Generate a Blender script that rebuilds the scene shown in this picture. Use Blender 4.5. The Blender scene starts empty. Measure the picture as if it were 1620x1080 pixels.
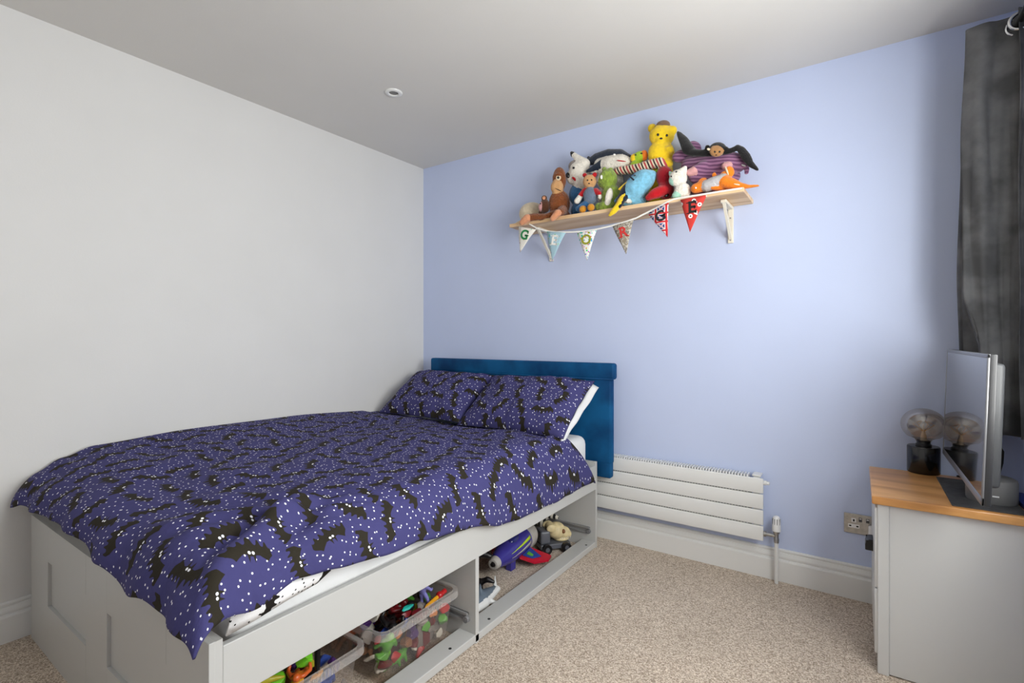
import bpy, bmesh, math, random
import numpy as np
from mathutils import Vector, Matrix, noise, Euler

# ------------------------------------------------------------------ camera, world, light, exposure
S = bpy.context.scene
COL = S.collection
FPX, YAW, CAM, PPY = 790.6, 0.6055, Vector((2.651, -2.675, 1.145)), 534.8
cd = bpy.data.cameras.new('camera'); cam = bpy.data.objects.new('camera', cd); COL.objects.link(cam)
cam.location = CAM; cam.rotation_euler = (math.pi / 2, 0, YAW)
cd.sensor_width = 36; cd.lens = FPX / 1620 * 36; cd.shift_y = -(540 - PPY) / 1620; cd.clip_start = 0.02
S.camera = cam
CF = Vector((-math.sin(YAW), math.cos(YAW), 0)); CR = Vector((math.cos(YAW), math.sin(YAW), 0)); CU = Vector((0, 0, 1))

W = bpy.data.worlds.new('overcast_sky'); S.world = W; W.use_nodes = True
W.node_tree.nodes['Background'].inputs['Color'].default_value = (1.0, 0.996, 0.986, 1)      # even, hazy overcast
W.node_tree.nodes['Background'].inputs['Strength'].default_value = 12.5
WIN_Y0, WIN_Y1, WIN_Z0, WIN_Z1, WALL_X, NEAR_Y, H = -0.76, -2.25, 0.86, 2.03, 3.17, -3.2, 2.4
pl = bpy.data.lights.new('window_portal', 'AREA'); po = bpy.data.objects.new('window_portal', pl); COL.objects.link(po)
pl.shape = 'RECTANGLE'; pl.size = WIN_Z1 - WIN_Z0; pl.size_y = WIN_Y0 - WIN_Y1
po.location = (WALL_X + 0.115, (WIN_Y0 + WIN_Y1) / 2, (WIN_Z0 + WIN_Z1) / 2); po.rotation_euler = (0, math.radians(90), 0)
pl.cycles.is_portal = True
vs = S.view_settings
vs.view_transform = 'Standard'; vs.look = 'None'; vs.gamma = 1.0; vs.use_curve_mapping = False
vs.exposure = 0.15
S.cycles.max_bounces = 12; S.cycles.diffuse_bounces = 8; S.cycles.transparent_max_bounces = 24
S.cycles.sample_clamp_indirect = 6.0
S.cycles.caustics_reflective = False; S.cycles.caustics_refractive = False

random.seed(7)

# ------------------------------------------------------------------ helpers
def at(px, py, Y=None, X=None, Z=None):
    d = CF + CR * ((px - 810) / FPX) + CU * ((PPY - py) / FPX)
    if Y is not None: t = (Y - CAM.y) / d.y
    elif X is not None: t = (X - CAM.x) / d.x
    else: t = (Z - CAM.z) / d.z
    return CAM + d * t

def lin(c):
    return tuple(((v / 255) / 12.92 if v / 255 <= 0.04045 else ((v / 255 + 0.055) / 1.055) ** 2.4) for v in c[:3])

MATS = {}
def mat(name, col, rough=0.6, metal=0.0, var=0.0, vscale=20.0, bump=0.0, bscale=80.0, sheen=0.0, coat=0.0, spec=0.5):
    """Principled material; var = strength of a noise-driven value change, bump = noise relief."""
    if name in MATS: return MATS[name]
    m = bpy.data.materials.new(name); m.use_nodes = True; MATS[name] = m
    nt = m.node_tree; b = nt.nodes['Principled BSDF']
    c = lin(col) + (1,)
    b.inputs['Base Color'].default_value = c
    b.inputs['Roughness'].default_value = rough; b.inputs['Metallic'].default_value = metal
    b.inputs['Sheen Weight'].default_value = sheen; b.inputs['Coat Weight'].default_value = coat
    b.inputs['Specular IOR Level'].default_value = spec
    tc = nt.nodes.new('ShaderNodeTexCoord')
    if var > 0:
        n = nt.nodes.new('ShaderNodeTexNoise'); n.inputs['Scale'].default_value = vscale; n.inputs['Detail'].default_value = 4
        nt.links.new(tc.outputs['Object'], n.inputs['Vector'])
        r = nt.nodes.new('ShaderNodeMapRange'); r.inputs[1].default_value = 0.3; r.inputs[2].default_value = 0.7
        r.inputs[3].default_value = 1 - var; r.inputs[4].default_value = 1 + var
        nt.links.new(n.outputs['Fac'], r.inputs[0])
        mx = nt.nodes.new('ShaderNodeMix'); mx.data_type = 'RGBA'; mx.blend_type = 'MULTIPLY'; mx.inputs[0].default_value = 1
        mx.inputs[6].default_value = c
        nt.links.new(r.outputs[0], mx.inputs[7]); nt.links.new(mx.outputs[2], b.inputs['Base Color'])
    if bump > 0:
        n2 = nt.nodes.new('ShaderNodeTexNoise'); n2.inputs['Scale'].default_value = bscale; n2.inputs['Detail'].default_value = 3
        nt.links.new(tc.outputs['Object'], n2.inputs['Vector'])
        bp = nt.nodes.new('ShaderNodeBump'); bp.inputs['Strength'].default_value = bump; bp.inputs['Distance'].default_value = 0.01
        nt.links.new(n2.outputs['Fac'], bp.inputs['Height']); nt.links.new(bp.outputs[0], b.inputs['Normal'])
    return m

class N:
    """tiny node-expression helper"""
    def __init__(s, m): s.nt = m.node_tree
    def new(s, t, **k):
        n = s.nt.nodes.new(t)
        for a, v in k.items(): setattr(n, a, v)
        return n
    def put(s, sock, v):
        if hasattr(v, 'is_linked'): s.nt.links.new(v, sock)
        else: sock.default_value = v
    def m(s, op, a, b=0.0, c=0.0):
        n = s.new('ShaderNodeMath', operation=op)
        for i, v in enumerate((a, b, c)): s.put(n.inputs[i], v)
        return n.outputs[0]
    def mix(s, f, a, b):
        n = s.new('ShaderNodeMix', data_type='RGBA')
        s.put(n.inputs[0], f); s.put(n.inputs[6], a); s.put(n.inputs[7], b)
        return n.outputs[2]
    def curve(s, x, pts, handle='VECTOR'):
        n = s.new('ShaderNodeFloatCurve'); s.put(n.inputs['Value'], x)
        c = n.mapping.curves[0]
        c.points[0].location = pts[0]; c.points[1].location = pts[-1]
        for p in pts[1:-1]: c.points.new(*p)
        for p in c.points: p.handle_type = handle
        n.mapping.update()
        return n.outputs[0]

class MB:
    """collects shapes; build() links them as ONE mesh object"""
    def __init__(s): s.bm = bmesh.new()
    def box(s, a, b, bev=0.0, seg=2):
        a, b = Vector(a), Vector(b)
        lo = Vector(map(min, a, b)); hi = Vector(map(max, a, b))
        r = bmesh.ops.create_cube(s.bm, size=1)
        vs_ = r['verts']
        for v in vs_: v.co = Vector(((lo.x + hi.x) / 2 + v.co.x * (hi.x - lo.x), (lo.y + hi.y) / 2 + v.co.y * (hi.y - lo.y), (lo.z + hi.z) / 2 + v.co.z * (hi.z - lo.z)))
        if bev > 0:
            es = list({e for v in vs_ for e in v.link_edges})
            bmesh.ops.bevel(s.bm, geom=es, offset=bev, segments=seg, profile=0.5, affect='EDGES')
        return s
    def xf(s, M):
        bmesh.ops.transform(s.bm, matrix=M, verts=s.bm.verts[:]); return s
    def cyl(s, a, b, r, r2=None, n=20, cap=True):
        a, b = Vector(a), Vector(b); d = b - a
        M = Matrix.Translation((a + b) / 2) @ d.to_track_quat('Z', 'Y').to_matrix().to_4x4()
        bmesh.ops.create_cone(s.bm, cap_ends=cap, segments=n, radius1=r, radius2=r if r2 is None else r2, depth=d.length, matrix=M)
        return s
    def ball(s, c, r, n=2, rot=None):
        r = (r, r, r) if isinstance(r, (int, float)) else r
        M = Matrix.Translation(c) @ (rot.to_4x4() if rot else Matrix.Identity(4)) @ Matrix.Diagonal((*r, 1))
        bmesh.ops.create_icosphere(s.bm, subdivisions=n, radius=1, matrix=M); return s
    def tube(s, pts, r, n=8):
        pts = [Vector(p) for p in pts]; rs = r if isinstance(r, (list, tuple)) else [r] * len(pts)
        rings = []; up = None
        for i, p in enumerate(pts):
            d = (pts[min(i + 1, len(pts) - 1)] - pts[max(i - 1, 0)]).normalized()
            if up is None: up = Vector((0, 0, 1)) if abs(d.z) < 0.9 else Vector((1, 0, 0))
            u = (up - d * up.dot(d)).normalized(); w = d.cross(u); up = u
            rings.append([s.bm.verts.new(p + (u * math.cos(2 * math.pi * k / n) + w * math.sin(2 * math.pi * k / n)) * rs[i]) for k in range(n)])
        for A, B in zip(rings, rings[1:]):
            for k in range(n): s.bm.faces.new((A[k], A[(k + 1) % n], B[(k + 1) % n], B[k]))
        s.bm.faces.new(rings[0][::-1]); s.bm.faces.new(rings[-1]); return s
    def lathe(s, prof, o=(0, 0, 0), n=32, axis=None):
        """prof: (radius, height) list around z (or around axis direction)"""
        q = Vector(axis).to_track_quat('Z', 'Y').to_matrix() if axis else Matrix.Identity(3)
        o = Vector(o); rings = []
        for r, h in prof:
            if r < 1e-6: rings.append([s.bm.verts.new(o + q @ Vector((0, 0, h)))])
            else: rings.append([s.bm.verts.new(o + q @ Vector((r * math.cos(2 * math.pi * k / n), r * math.sin(2 * math.pi * k / n), h))) for k in range(n)])
        for A, B in zip(rings, rings[1:]):
            for k in range(n):
                k2 = (k + 1) % n
                if len(A) == 1 and len(B) == 1: continue
                if len(A) == 1: s.bm.faces.new((A[0], B[k], B[k2]))
                elif len(B) == 1: s.bm.faces.new((A[k], A[k2], B[0]))
                else: s.bm.faces.new((A[k], A[k2], B[k2], B[k]))
        return s
    def torus(s, c, R, r, axis, n=28, k=10):
        q = Vector(axis).to_track_quat('Z', 'Y').to_matrix(); c = Vector(c); rings = []
        for i in range(n):
            a = 2 * math.pi * i / n; e = Vector((math.cos(a), math.sin(a), 0))
            rings.append([s.bm.verts.new(c + q @ (e * (R + r * math.cos(2 * math.pi * j / k)) + Vector((0, 0, r * math.sin(2 * math.pi * j / k))))) for j in range(k)])
        for i in range(n):
            A, B = rings[i], rings[(i + 1) % n]
            for j in range(k): s.bm.faces.new((A[j], B[j], B[(j + 1) % k], A[(j + 1) % k]))
        return s
    def prism(s, pts, off):
        """closed outline of 3D points extruded by vector off"""
        off = Vector(off); A = [s.bm.verts.new(Vector(p)) for p in pts]; B = [s.bm.verts.new(Vector(p) + off) for p in pts]
        s.bm.faces.new(A[::-1]); s.bm.faces.new(B); n = len(A)
        for i in range(n): s.bm.faces.new((A[i], A[(i + 1) % n], B[(i + 1) % n], B[i]))
        return s
    def build(s, name, m, parent=None, smooth=False):
        bmesh.ops.recalc_face_normals(s.bm, faces=s.bm.faces[:])
        me = bpy.data.meshes.new(name); s.bm.to_mesh(me); s.bm.free()
        return link(name, me, m, parent, smooth)

def link(name, me, m, parent=None, smooth=False):
    o = bpy.data.objects.new(name, me); COL.objects.link(o)
    for x in (m if isinstance(m, (list, tuple)) else [m]):
        if len(me.materials) < (len(m) if isinstance(m, (list, tuple)) else 1): me.materials.append(x)
    if smooth:
        if smooth is True: me.polygons.foreach_set('use_smooth', [True] * len(me.polygons))
        else: me.shade_smooth_by_angle(angle=math.radians(smooth)) if hasattr(me, 'shade_smooth_by_angle') else None
        if smooth is not True and hasattr(me, 'set_sharp_from_angle'):
            me.polygons.foreach_set('use_smooth', [True] * len(me.polygons)); me.set_sharp_from_angle(angle=math.radians(smooth))
    if parent:
        o.parent = parent; o.matrix_parent_inverse = Matrix.Translation(-parent.location)
    return o

def tag(o, label=None, cat=None, group=None, kind=None):
    if label: o['label'] = label
    if cat: o['category'] = cat
    if group: o['group'] = group
    if kind: o['kind'] = kind
    return o

def thing(name, label, cat, loc=(0, 0, 0), group=None):
    o = bpy.data.objects.new(name, None); COL.objects.link(o); o.location = loc; o.empty_display_size = 0.05
    return tag(o, label, cat, group)

def struct(name, mb, m, **k):
    o = mb.build(name, m, **k); o['kind'] = 'structure'; return o

# ------------------------------------------------------------------ materials
M_white = mat('white_wall_paint', (220, 219, 217), 0.75, var=0.015, vscale=3, bump=0.03, bscale=160)
M_ceil = mat('ceiling_paint', (216, 213, 208), 0.85, var=0.01, vscale=3, bump=0.03, bscale=160)
M_blue = mat('blue_wall_paint', (198, 209, 238), 0.5, var=0.015, vscale=3, bump=0.03, bscale=160, spec=0.4)
M_trim = mat('white_gloss_trim', (228, 228, 226), 0.3)
M_lacq = mat('white_lacquer', (210, 210, 208), 0.35)
M_bedl = mat('off_white_bed_lacquer', (188, 188, 186), 0.35)
M_steel = mat('drawer_runner_steel', (158, 158, 160), 0.35, 0.35)
M_chrome = mat('brushed_metal', (176, 174, 170), 0.28, 1.0, var=0.15, vscale=60)
M_black = mat('black_plastic', (16, 16, 17), 0.35)
M_dark = mat('dark_hole', (8, 8, 8), 0.8)
M_plasticw = mat('white_plastic', (232, 232, 232), 0.3)
M_radiator = mat('radiator_enamel', (226, 226, 224), 0.3)

def carpet_mat():
    m = bpy.data.materials.new('beige_carpet'); m.use_nodes = True; n = N(m); b = m.node_tree.nodes['Principled BSDF']
    tc = n.new('ShaderNodeTexCoord')
    v = n.new('ShaderNodeTexVoronoi'); v.inputs['Scale'].default_value = 270; n.put(v.inputs['Vector'], tc.outputs['Object'])
    v2 = n.new('ShaderNodeTexVoronoi'); v2.inputs['Scale'].default_value = 420; n.put(v2.inputs['Vector'], tc.outputs['Object'])
    s = n.new('ShaderNodeSeparateColor'); n.put(s.inputs[0], v.outputs['Color'])
    r = n.new('ShaderNodeValToRGB'); n.put(r.inputs[0], s.outputs[0])
    e = r.color_ramp.elements; e[0].color = lin((138, 119, 99)) + (1,); e[1].color = lin((230, 216, 199)) + (1,)
    x = e.new(0.5); x.color = lin((194, 176, 157)) + (1,)
    nz = n.new('ShaderNodeTexNoise'); nz.inputs['Scale'].default_value = 4; n.put(nz.inputs['Vector'], tc.outputs['Object'])
    f = n.m('MULTIPLY_ADD', nz.outputs['Fac'], 0.25, 0.88)
    mx = n.new('ShaderNodeMix', data_type='RGBA', blend_type='MULTIPLY'); mx.inputs[0].default_value = 1
    n.put(mx.inputs[6], r.outputs[0]); n.put(mx.inputs[7], f); n.put(b.inputs['Base Color'], mx.outputs[2])
    h = n.m('ADD', v.outputs['Distance'], v2.outputs['Distance'])
    bp = n.new('ShaderNodeBump', invert=True); bp.inputs['Strength'].default_value = 0.45; bp.inputs['Distance'].default_value = 0.005
    n.put(bp.inputs['Height'], h); n.put(b.inputs['Normal'], bp.outputs[0])
    b.inputs['Roughness'].default_value = 0.95; b.inputs['Specular IOR Level'].default_value = 0.1; b.inputs['Sheen Weight'].default_value = 0.2
    return m
M_carpet = carpet_mat()

def pine_mat(name, light, darkc, axis=0, scale=9.0, rings=1.0, rough=0.45, knots=True):
    m = bpy.data.materials.new(name); m.use_nodes = True; n = N(m); b = m.node_tree.nodes['Principled BSDF']
    tc = n.new('ShaderNodeTexCoord'); mp = n.new('ShaderNodeMapping'); n.put(mp.inputs[0], tc.outputs['Object'])
    sc = [scale, scale, scale]; sc[axis] = scale * 0.12; mp.inputs['Scale'].default_value = sc
    nz = n.new('ShaderNodeTexNoise'); nz.inputs['Scale'].default_value = 0.55; nz.inputs['Detail'].default_value = 1.5; n.put(nz.inputs['Vector'], mp.outputs[0])
    g = n.m('SINE', n.m('MULTIPLY', nz.outputs['Fac'], 70.0 * rings))
    fine = n.new('ShaderNodeTexNoise'); fine.inputs['Scale'].default_value = 14; n.put(fine.inputs['Vector'], mp.outputs[0])
    f = n.m('MULTIPLY_ADD', g, 0.22, n.m('MULTIPLY_ADD', fine.outputs['Fac'], 0.5, 0.1))
    r = n.new('ShaderNodeValToRGB'); n.put(r.inputs[0], f)
    e = r.color_ramp.elements; e[0].position = 0.05; e[0].color = lin(light) + (1,); e[1].position = 0.85; e[1].color = lin(darkc) + (1,)
    col = r.outputs[0]
    if knots:
        v = n.new('ShaderNodeTexVoronoi'); v.inputs['Scale'].default_value = 4.5; n.put(v.inputs['Vector'], tc.outputs['Object'])
        k = n.m('LESS_THAN', n.m('MULTIPLY_ADD', fine.outputs['Fac'], 0.08, v.outputs['Distance']), 0.1)
        col = n.mix(n.m('MULTIPLY', k, 0.75), col, lin((78, 40, 16)) + (1,))
    n.put(b.inputs['Base Color'], col); b.inputs['Roughness'].default_value = rough
    return m
M_shelf = pine_mat('pale_pine', (236, 205, 164), (196, 150, 100), 0, 7.0, 0.7, 0.5, False)
M_chesttop = pine_mat('varnished_pine', (232, 176, 110), (178, 112, 52), 0, 6.0, 0.8, 0.3)
M_ply = mat('plywood_slat', (150, 110, 66), 0.6, var=0.2, vscale=40)

def bat_mat(name, base, bat, dot, cell=0.132):
    """cloth print: scattered bats and small dots, in the cloth's own UV metres"""
    m = bpy.data.materials.new(name); m.use_nodes = True; n = N(m); b = m.node_tree.nodes['Principled BSDF']
    uv = n.new('ShaderNodeUVMap'); uv.uv_map = 'UVMap'
    sp = n.new('ShaderNodeSeparateXYZ'); n.put(sp.inputs[0], uv.outputs[0])
    U, V = sp.outputs[0], sp.outputs[1]
    vy = n.m('DIVIDE', V, cell * 0.80); row = n.m('FLOOR', vy)
    ux = n.m('ADD', n.m('DIVIDE', U, cell), n.m('MULTIPLY', row, 0.43)); colm = n.m('FLOOR', ux)
    cv = n.new('ShaderNodeCombineXYZ'); n.put(cv.inputs[0], colm); n.put(cv.inputs[1], row)
    wn = n.new('ShaderNodeTexWhiteNoise', noise_dimensions='2D'); n.put(wn.inputs[0], cv.outputs[0])
    rc = n.new('ShaderNodeSeparateColor'); n.put(rc.inputs[0], wn.outputs['Color'])
    fx = n.m('SUBTRACT', n.m('FRACT', ux), n.m('MULTIPLY_ADD', rc.outputs[0], 0.16, 0.42))
    fy = n.m('MULTIPLY', n.m('SUBTRACT', n.m('FRACT', vy), n.m('MULTIPLY_ADD', rc.outputs[1], 0.12, 0.44)), 0.80)
    ang = n.m('MULTIPLY_ADD', rc.outputs[2], 3.6, -1.8)
    ca, sa = n.m('COSINE', ang), n.m('SINE', ang)
    x = n.m('ADD', n.m('MULTIPLY', fx, ca), n.m('MULTIPLY', fy, sa))
    y = n.m('SUBTRACT', n.m('MULTIPLY', fy, ca), n.m('MULTIPLY', fx, sa))
    ax = n.m('DIVIDE', n.m('ABSOLUTE', x), 0.47)            # 0..1 along a wing
    yn = n.m('DIVIDE', y, 0.47)
    s = lambda v: (v + 0.7) / 1.4
    top = n.curve(ax, [(0, s(.24)), (.05, s(.24)), (.1, s(.44)), (.16, s(.2)), (.3, s(.2)), (.48, s(.33)), (.6, s(.44)), (.68, s(.34)), (.86, s(.22)), (1, s(-.06))])
    bot = n.curve(ax, [(0, s(-.46)), (.08, s(-.34)), (.15, s(-.16)), (.22, s(-.14)), (.33, s(-.32)), (.42, s(-.13)), (.5, s(-.11)), (.6, s(-.27)), (.7, s(-.07)), (.78, s(-.05)), (.9, s(-.16)), (1, s(-.06))], 'AUTO')
    yy = n.m('DIVIDE', n.m('ADD', yn, 0.7), 1.4)
    isb = n.m('MULTIPLY', n.m('MULTIPLY', n.m('LESS_THAN', yy, top), n.m('GREATER_THAN', yy, bot)), n.m('LESS_THAN', ax, 1.0))
    ex = n.m('SUBTRACT', ax, 0.07); ey = n.m('SUBTRACT', yn, 0.13)
    eye = n.m('LESS_THAN', n.m('ADD', n.m('MULTIPLY', ex, ex), n.m('MULTIPLY', ey, ey)), 0.0028)
    vo = n.new('ShaderNodeTexVoronoi', voronoi_dimensions='2D'); vo.inputs['Scale'].default_value = 44; n.put(vo.inputs['Vector'], uv.outputs[0])
    dots = n.m('LESS_THAN', vo.outputs['Distance'], 0.10)
    c = n.mix(dots, lin(base) + (1,), lin(dot) + (1,))
    c = n.mix(isb, c, lin(bat) + (1,))
    c = n.mix(n.m('MULTIPLY', eye, isb), c, lin(dot) + (1,))
    n.put(b.inputs['Base Color'], c)
    nz = n.new('ShaderNodeTexNoise'); nz.inputs['Scale'].default_value = 9; nz.inputs['Detail'].default_value = 5; n.put(nz.inputs['Vector'], uv.outputs[0])
    bp = n.new('ShaderNodeBump'); bp.inputs['Strength'].default_value = 0.5; bp.inputs['Distance'].default_value = 0.025
    n.put(bp.inputs['Height'], nz.outputs['Fac']); n.put(b.inputs['Normal'], bp.outputs[0])
    b.inputs['Roughness'].default_value = 0.8; b.inputs['Specular IOR Level'].default_value = 0.12
    return m
M_bat = bat_mat('navy_bat_print_cotton', (67, 65, 112), (46, 42, 34), (240, 240, 245))
M_batw = bat_mat('white_bat_print_cotton', (232, 232, 234), (36, 32, 30), (30, 30, 30))
M_sheet = mat('white_cotton_sheet', (228, 228, 228), 0.85, var=0.03, vscale=8, bump=0.3, bscale=12)

def velvet(name, col, hi, scale=6.0):
    m = bpy.data.materials.new(name); m.use_nodes = True; n = N(m); b = m.node_tree.nodes['Principled BSDF']
    tc = n.new('ShaderNodeTexCoord'); nz = n.new('ShaderNodeTexNoise'); nz.inputs['Scale'].default_value = scale; nz.inputs['Detail'].default_value = 5
    n.put(nz.inputs['Vector'], tc.outputs['Object'])
    r = n.new('ShaderNodeValToRGB'); n.put(r.inputs[0], nz.outputs['Fac'])
    e = r.color_ramp.elements; e[0].position = 0.38; e[0].color = lin(col) + (1,); e[1].position = 0.66; e[1].color = lin(hi) + (1,)
    n.put(b.inputs['Base Color'], r.outputs[0]); b.inputs['Roughness'].default_value = 0.7
    b.inputs['Sheen Weight'].default_value = 0.5; b.inputs['Sheen Roughness'].default_value = 0.35; b.inputs['Specular IOR Level'].default_value = 0.2
    n.put(b.inputs['Sheen Tint'], r.outputs[0])
    return m
M_velvet = velvet('teal_blue_velvet', (0, 56, 100), (10, 84, 132))
M_curtain = velvet('charcoal_velvet', (72, 72, 73), (104, 104, 105), 9)

def clear_plastic(name, tint, fac):
    m = bpy.data.materials.new(name); m.use_nodes = True; n = N(m); nt = m.node_tree
    nt.nodes.remove(nt.nodes['Principled BSDF']); out = nt.nodes['Material Output']
    t = n.new('ShaderNodeBsdfTransparent'); t.inputs[0].default_value = lin(tint) + (1,)
    g = n.new('ShaderNodeBsdfPrincipled'); g.inputs['Base Color'].default_value = lin(tint) + (1,); g.inputs['Roughness'].default_value = 0.15
    lw_ = n.new('ShaderNodeLayerWeight'); lw_.inputs[0].default_value = .5
    mx = n.new('ShaderNodeMixShader'); n.put(mx.inputs[0], n.m('MULTIPLY_ADD', n.m('POWER', lw_.outputs['Facing'], 4.0), .25, fac)); n.put(mx.inputs[1], t.outputs[0]); n.put(mx.inputs[2], g.outputs[0])
    n.put(out.inputs[0], mx.outputs[0]); return m
M_bin = clear_plastic('clear_box_plastic', (244, 239, 235), 0.06)
M_binrim = clear_plastic('frosted_box_rim', (244, 240, 237), 0.24)
M_pane = clear_plastic("window_glass", (253, 254, 253), 0.01)

# ------------------------------------------------------------------ the room
struct('floor', MB().box((-0.12, NEAR_Y - .12, -0.1), (WALL_X + .11, 0.12, 0)), M_carpet)
struct('ceiling', MB().box((-0.12, NEAR_Y - .12, H), (WALL_X + .11, 0.12, H + .1)), M_ceil)
struct('wall_left', MB().box((-0.12, NEAR_Y - .12, 0), (0, 0.12, H)), M_white)
struct('wall_far', MB().box((0, 0, 0), (WALL_X + .11, 0.12, H)), M_blue)
struct('wall_near', MB().box((0, NEAR_Y - .12, 0), (WALL_X + .11, NEAR_Y, H)), M_white)
wr = MB()
wr.box((WALL_X, NEAR_Y, 0), (WALL_X + .11, 0, WIN_Z0)); wr.box((WALL_X, NEAR_Y, WIN_Z1), (WALL_X + .11, 0, H))
wr.box((WALL_X, WIN_Y0, WIN_Z0), (WALL_X + .11, 0, WIN_Z1)); wr.box((WALL_X, NEAR_Y, WIN_Z0), (WALL_X + .11, WIN_Y1, WIN_Z1))
struct('wall_right', wr, M_blue)
win = tag(thing('window_1', None, None, (WALL_X + .08, (WIN_Y0 + WIN_Y1) / 2, WIN_Z0)), kind='structure')
fr = MB(); fx0, fx1 = WALL_X + .055, WALL_X + .105
fr.box((fx0, WIN_Y1, WIN_Z0), (fx1, WIN_Y0, WIN_Z0 + .05)); fr.box((fx0, WIN_Y1, WIN_Z1 - .05), (fx1, WIN_Y0, WIN_Z1))
for yy in (WIN_Y0 - .05, (WIN_Y0 + WIN_Y1) / 2 - .025, WIN_Y1): fr.box((fx0, yy, WIN_Z0), (fx1, yy + .05, WIN_Z1))
fr.build('window_frame', M_trim, win)
mid = (WIN_Y0 + WIN_Y1) / 2
for a, b in ((WIN_Y1 + .05, mid - .025), (mid + .025, WIN_Y0 - .05)):
    MB().box((fx0 + .02, a, WIN_Z0 + .05), (fx0 + .026, b, WIN_Z1 - .05)).build('pane', M_pane, win)
MB().box((WALL_X - .02, WIN_Y1 - .03, WIN_Z0 - .025), (fx0, WIN_Y0 + .03, WIN_Z0), .006).build('window_sill', M_trim, win)

# skirting: stepped and moulded profile (distance from wall, height)
PROF = [(0, 0), (.022, 0), (.022, .094), (.020, .099), (.016, .101), (.0115, .103), (.0115, .107), (.0155, .110), (.0155, .117), (.013, .124), (.0105, .131), (.0075, .1325), (.0075, .136), (.0105, .1385), (.0105, .143), (.007, .147), (0, .148)]
def skirting(name, a, b, nrm):
    m = MB(); a, b, nrm = Vector(a), Vector(b), Vector(nrm)
    m.prism([a + nrm * d + CU * h for d, h in PROF], b - a); struct(name, m, M_trim)
skirting('baseboard_left', (0, 0, 0), (0, NEAR_Y, 0), (1, 0, 0))
skirting('baseboard_far', (0.02, 0, 0), (WALL_X, 0, 0), (0, -1, 0))
skirting('baseboard_right', (WALL_X, -0.02, 0), (WALL_X, NEAR_Y, 0), (-1, 0, 0))

# recessed ceiling spot
c = Vector((0.70, -0.92, H))
t = thing('ceiling_spotlight', 'round white recessed spotlight in the ceiling', 'spotlight', c)
MB().lathe([(.023, -.003), (.026, -.0065), (.040, -.007), (.044, -.004), (.045, 0), (.023, 0), (.023, -.003)], c, 40).build('bezel', M_trim, t, 40)
MB().lathe([(0, -.0015), (.0225, -.0015), (.0225, -.0001), (0, -.0001)], c, 30).build('lamp_lens', mat('dark_lamp_glass', (104, 103, 100), .25), t, 40)

# ------------------------------------------------------------------ bed
BX0, BX1, BY0, BY1, BH = 0.05, 1.475, -0.155, -2.15, 0.47
bed = thing('bed_frame', 'white wooden double bed frame with open drawer bays under the side', 'bed', ((BX0 + BX1) / 2, (BY0 + BY1) / 2, 0))
MB().box((BX0, BY0 - .018, 0), (BX1, BY0, BH), .002).build('head_panel', M_bedl, bed)
fp = MB(); fy0, fy1 = BY1, BY1 + .03
fp.box((BX0, fy0 + .012, 0.002), (BX1 - .001, fy1, BH - .001))
for a, b, z0, z1 in ((BX0, .265, 0, BH), (.67, .85, 0, BH), (1.255, BX1, 0, BH)): fp.box((a, fy0, z0), (b, fy0 + .014, z1), .0015)
for a, b in ((.265, .67), (.85, 1.255)):
    fp.box((a, fy0, 0), (b, fy0 + .014, .185)); fp.box((a, fy0, .345), (b, fy0 + .014, BH))
fp.build('foot_panel', M_bedl, bed)
for a, b in ((.2655, .6695), (.8505, 1.2545)): MB().box((a, fy0 + .0105, .1855), (b, fy0 + .0115, .3445)).build('recessed_panel', M_bedl, bed)
MB().box((BX1 - .018, BY1 + .03, .32), (BX1, BY0 - .018, .452), .002).build('side_panel', M_bedl, bed)
MB().box((BX1 - .060, BY1 + .03, .362), (BX1 - .018, BY0 - .018, .385)).build('inner_ledge', M_bedl, bed)
MB().box((BX0, BY1 + .03, 0), (BX0 + .018, BY0 - .018, .452)).build('wall_side_panel', M_bedl, bed)
MB().box((1.392, BY1 + .03, 0.004), (BX1 - .001, BY0 - .018, .034), .003).build('bottom_rail', M_bedl, bed)
MB().box((.76, BY1 + .03, 0), (.776, BY0 - .018, .38)).build('centre_panel', M_bedl, bed)
MB().box((.776, -1.214, .0), (BX1 - .001, -1.194, .32), .001).build('bay_divider', M_bedl, bed)
for k in range(12):
    yy = BY1 + .12 + k * .16
    MB().box((BX0 + .02, yy, .385), (BX1 - .02, yy + .07, .398)).build('slat', M_ply, bed)
def runner(y, sgn):
    m = MB(); m.box((.80, y, .075), (1.44, y + sgn * .012, .083)); m.box((.80, y, .075), (1.44, y + sgn * .003, .108))
    m.box((.80, y, .10), (1.44, y + sgn * .012, .108)); m.build('drawer_runner', M_steel, bed)
    w = MB(); w.cyl((1.435, y + sgn * .001, .085), (1.435, y + sgn * .016, .085), .012, n=20); w.cyl((1.435, y + sgn * .016, .085), (1.435, y + sgn * .018, .085), .005, n=12)
    w.build('runner_wheel', mat('grey_nylon', (120, 120, 122), .4), bed, 40)
runner(BY0 - .018, -1); runner(-1.194, 1); runner(-1.214, -1); runner(BY1 + .03, 1)
for yy in (-.24, -1.10, -1.33): MB().cyl((1.45, yy, .0338), (1.45, yy, .0346), .006, n=14).build('screw_hole', M_dark, bed)

mt = MB().box((.08, BY1 + .06, .40), (1.435, BY0 - .03, .615), .045, 4)
mo = mt.build('mattress', M_sheet, None, True)
tag(mo, 'thick mattress in a white cotton sheet lying in the bed frame', 'mattress')

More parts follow.
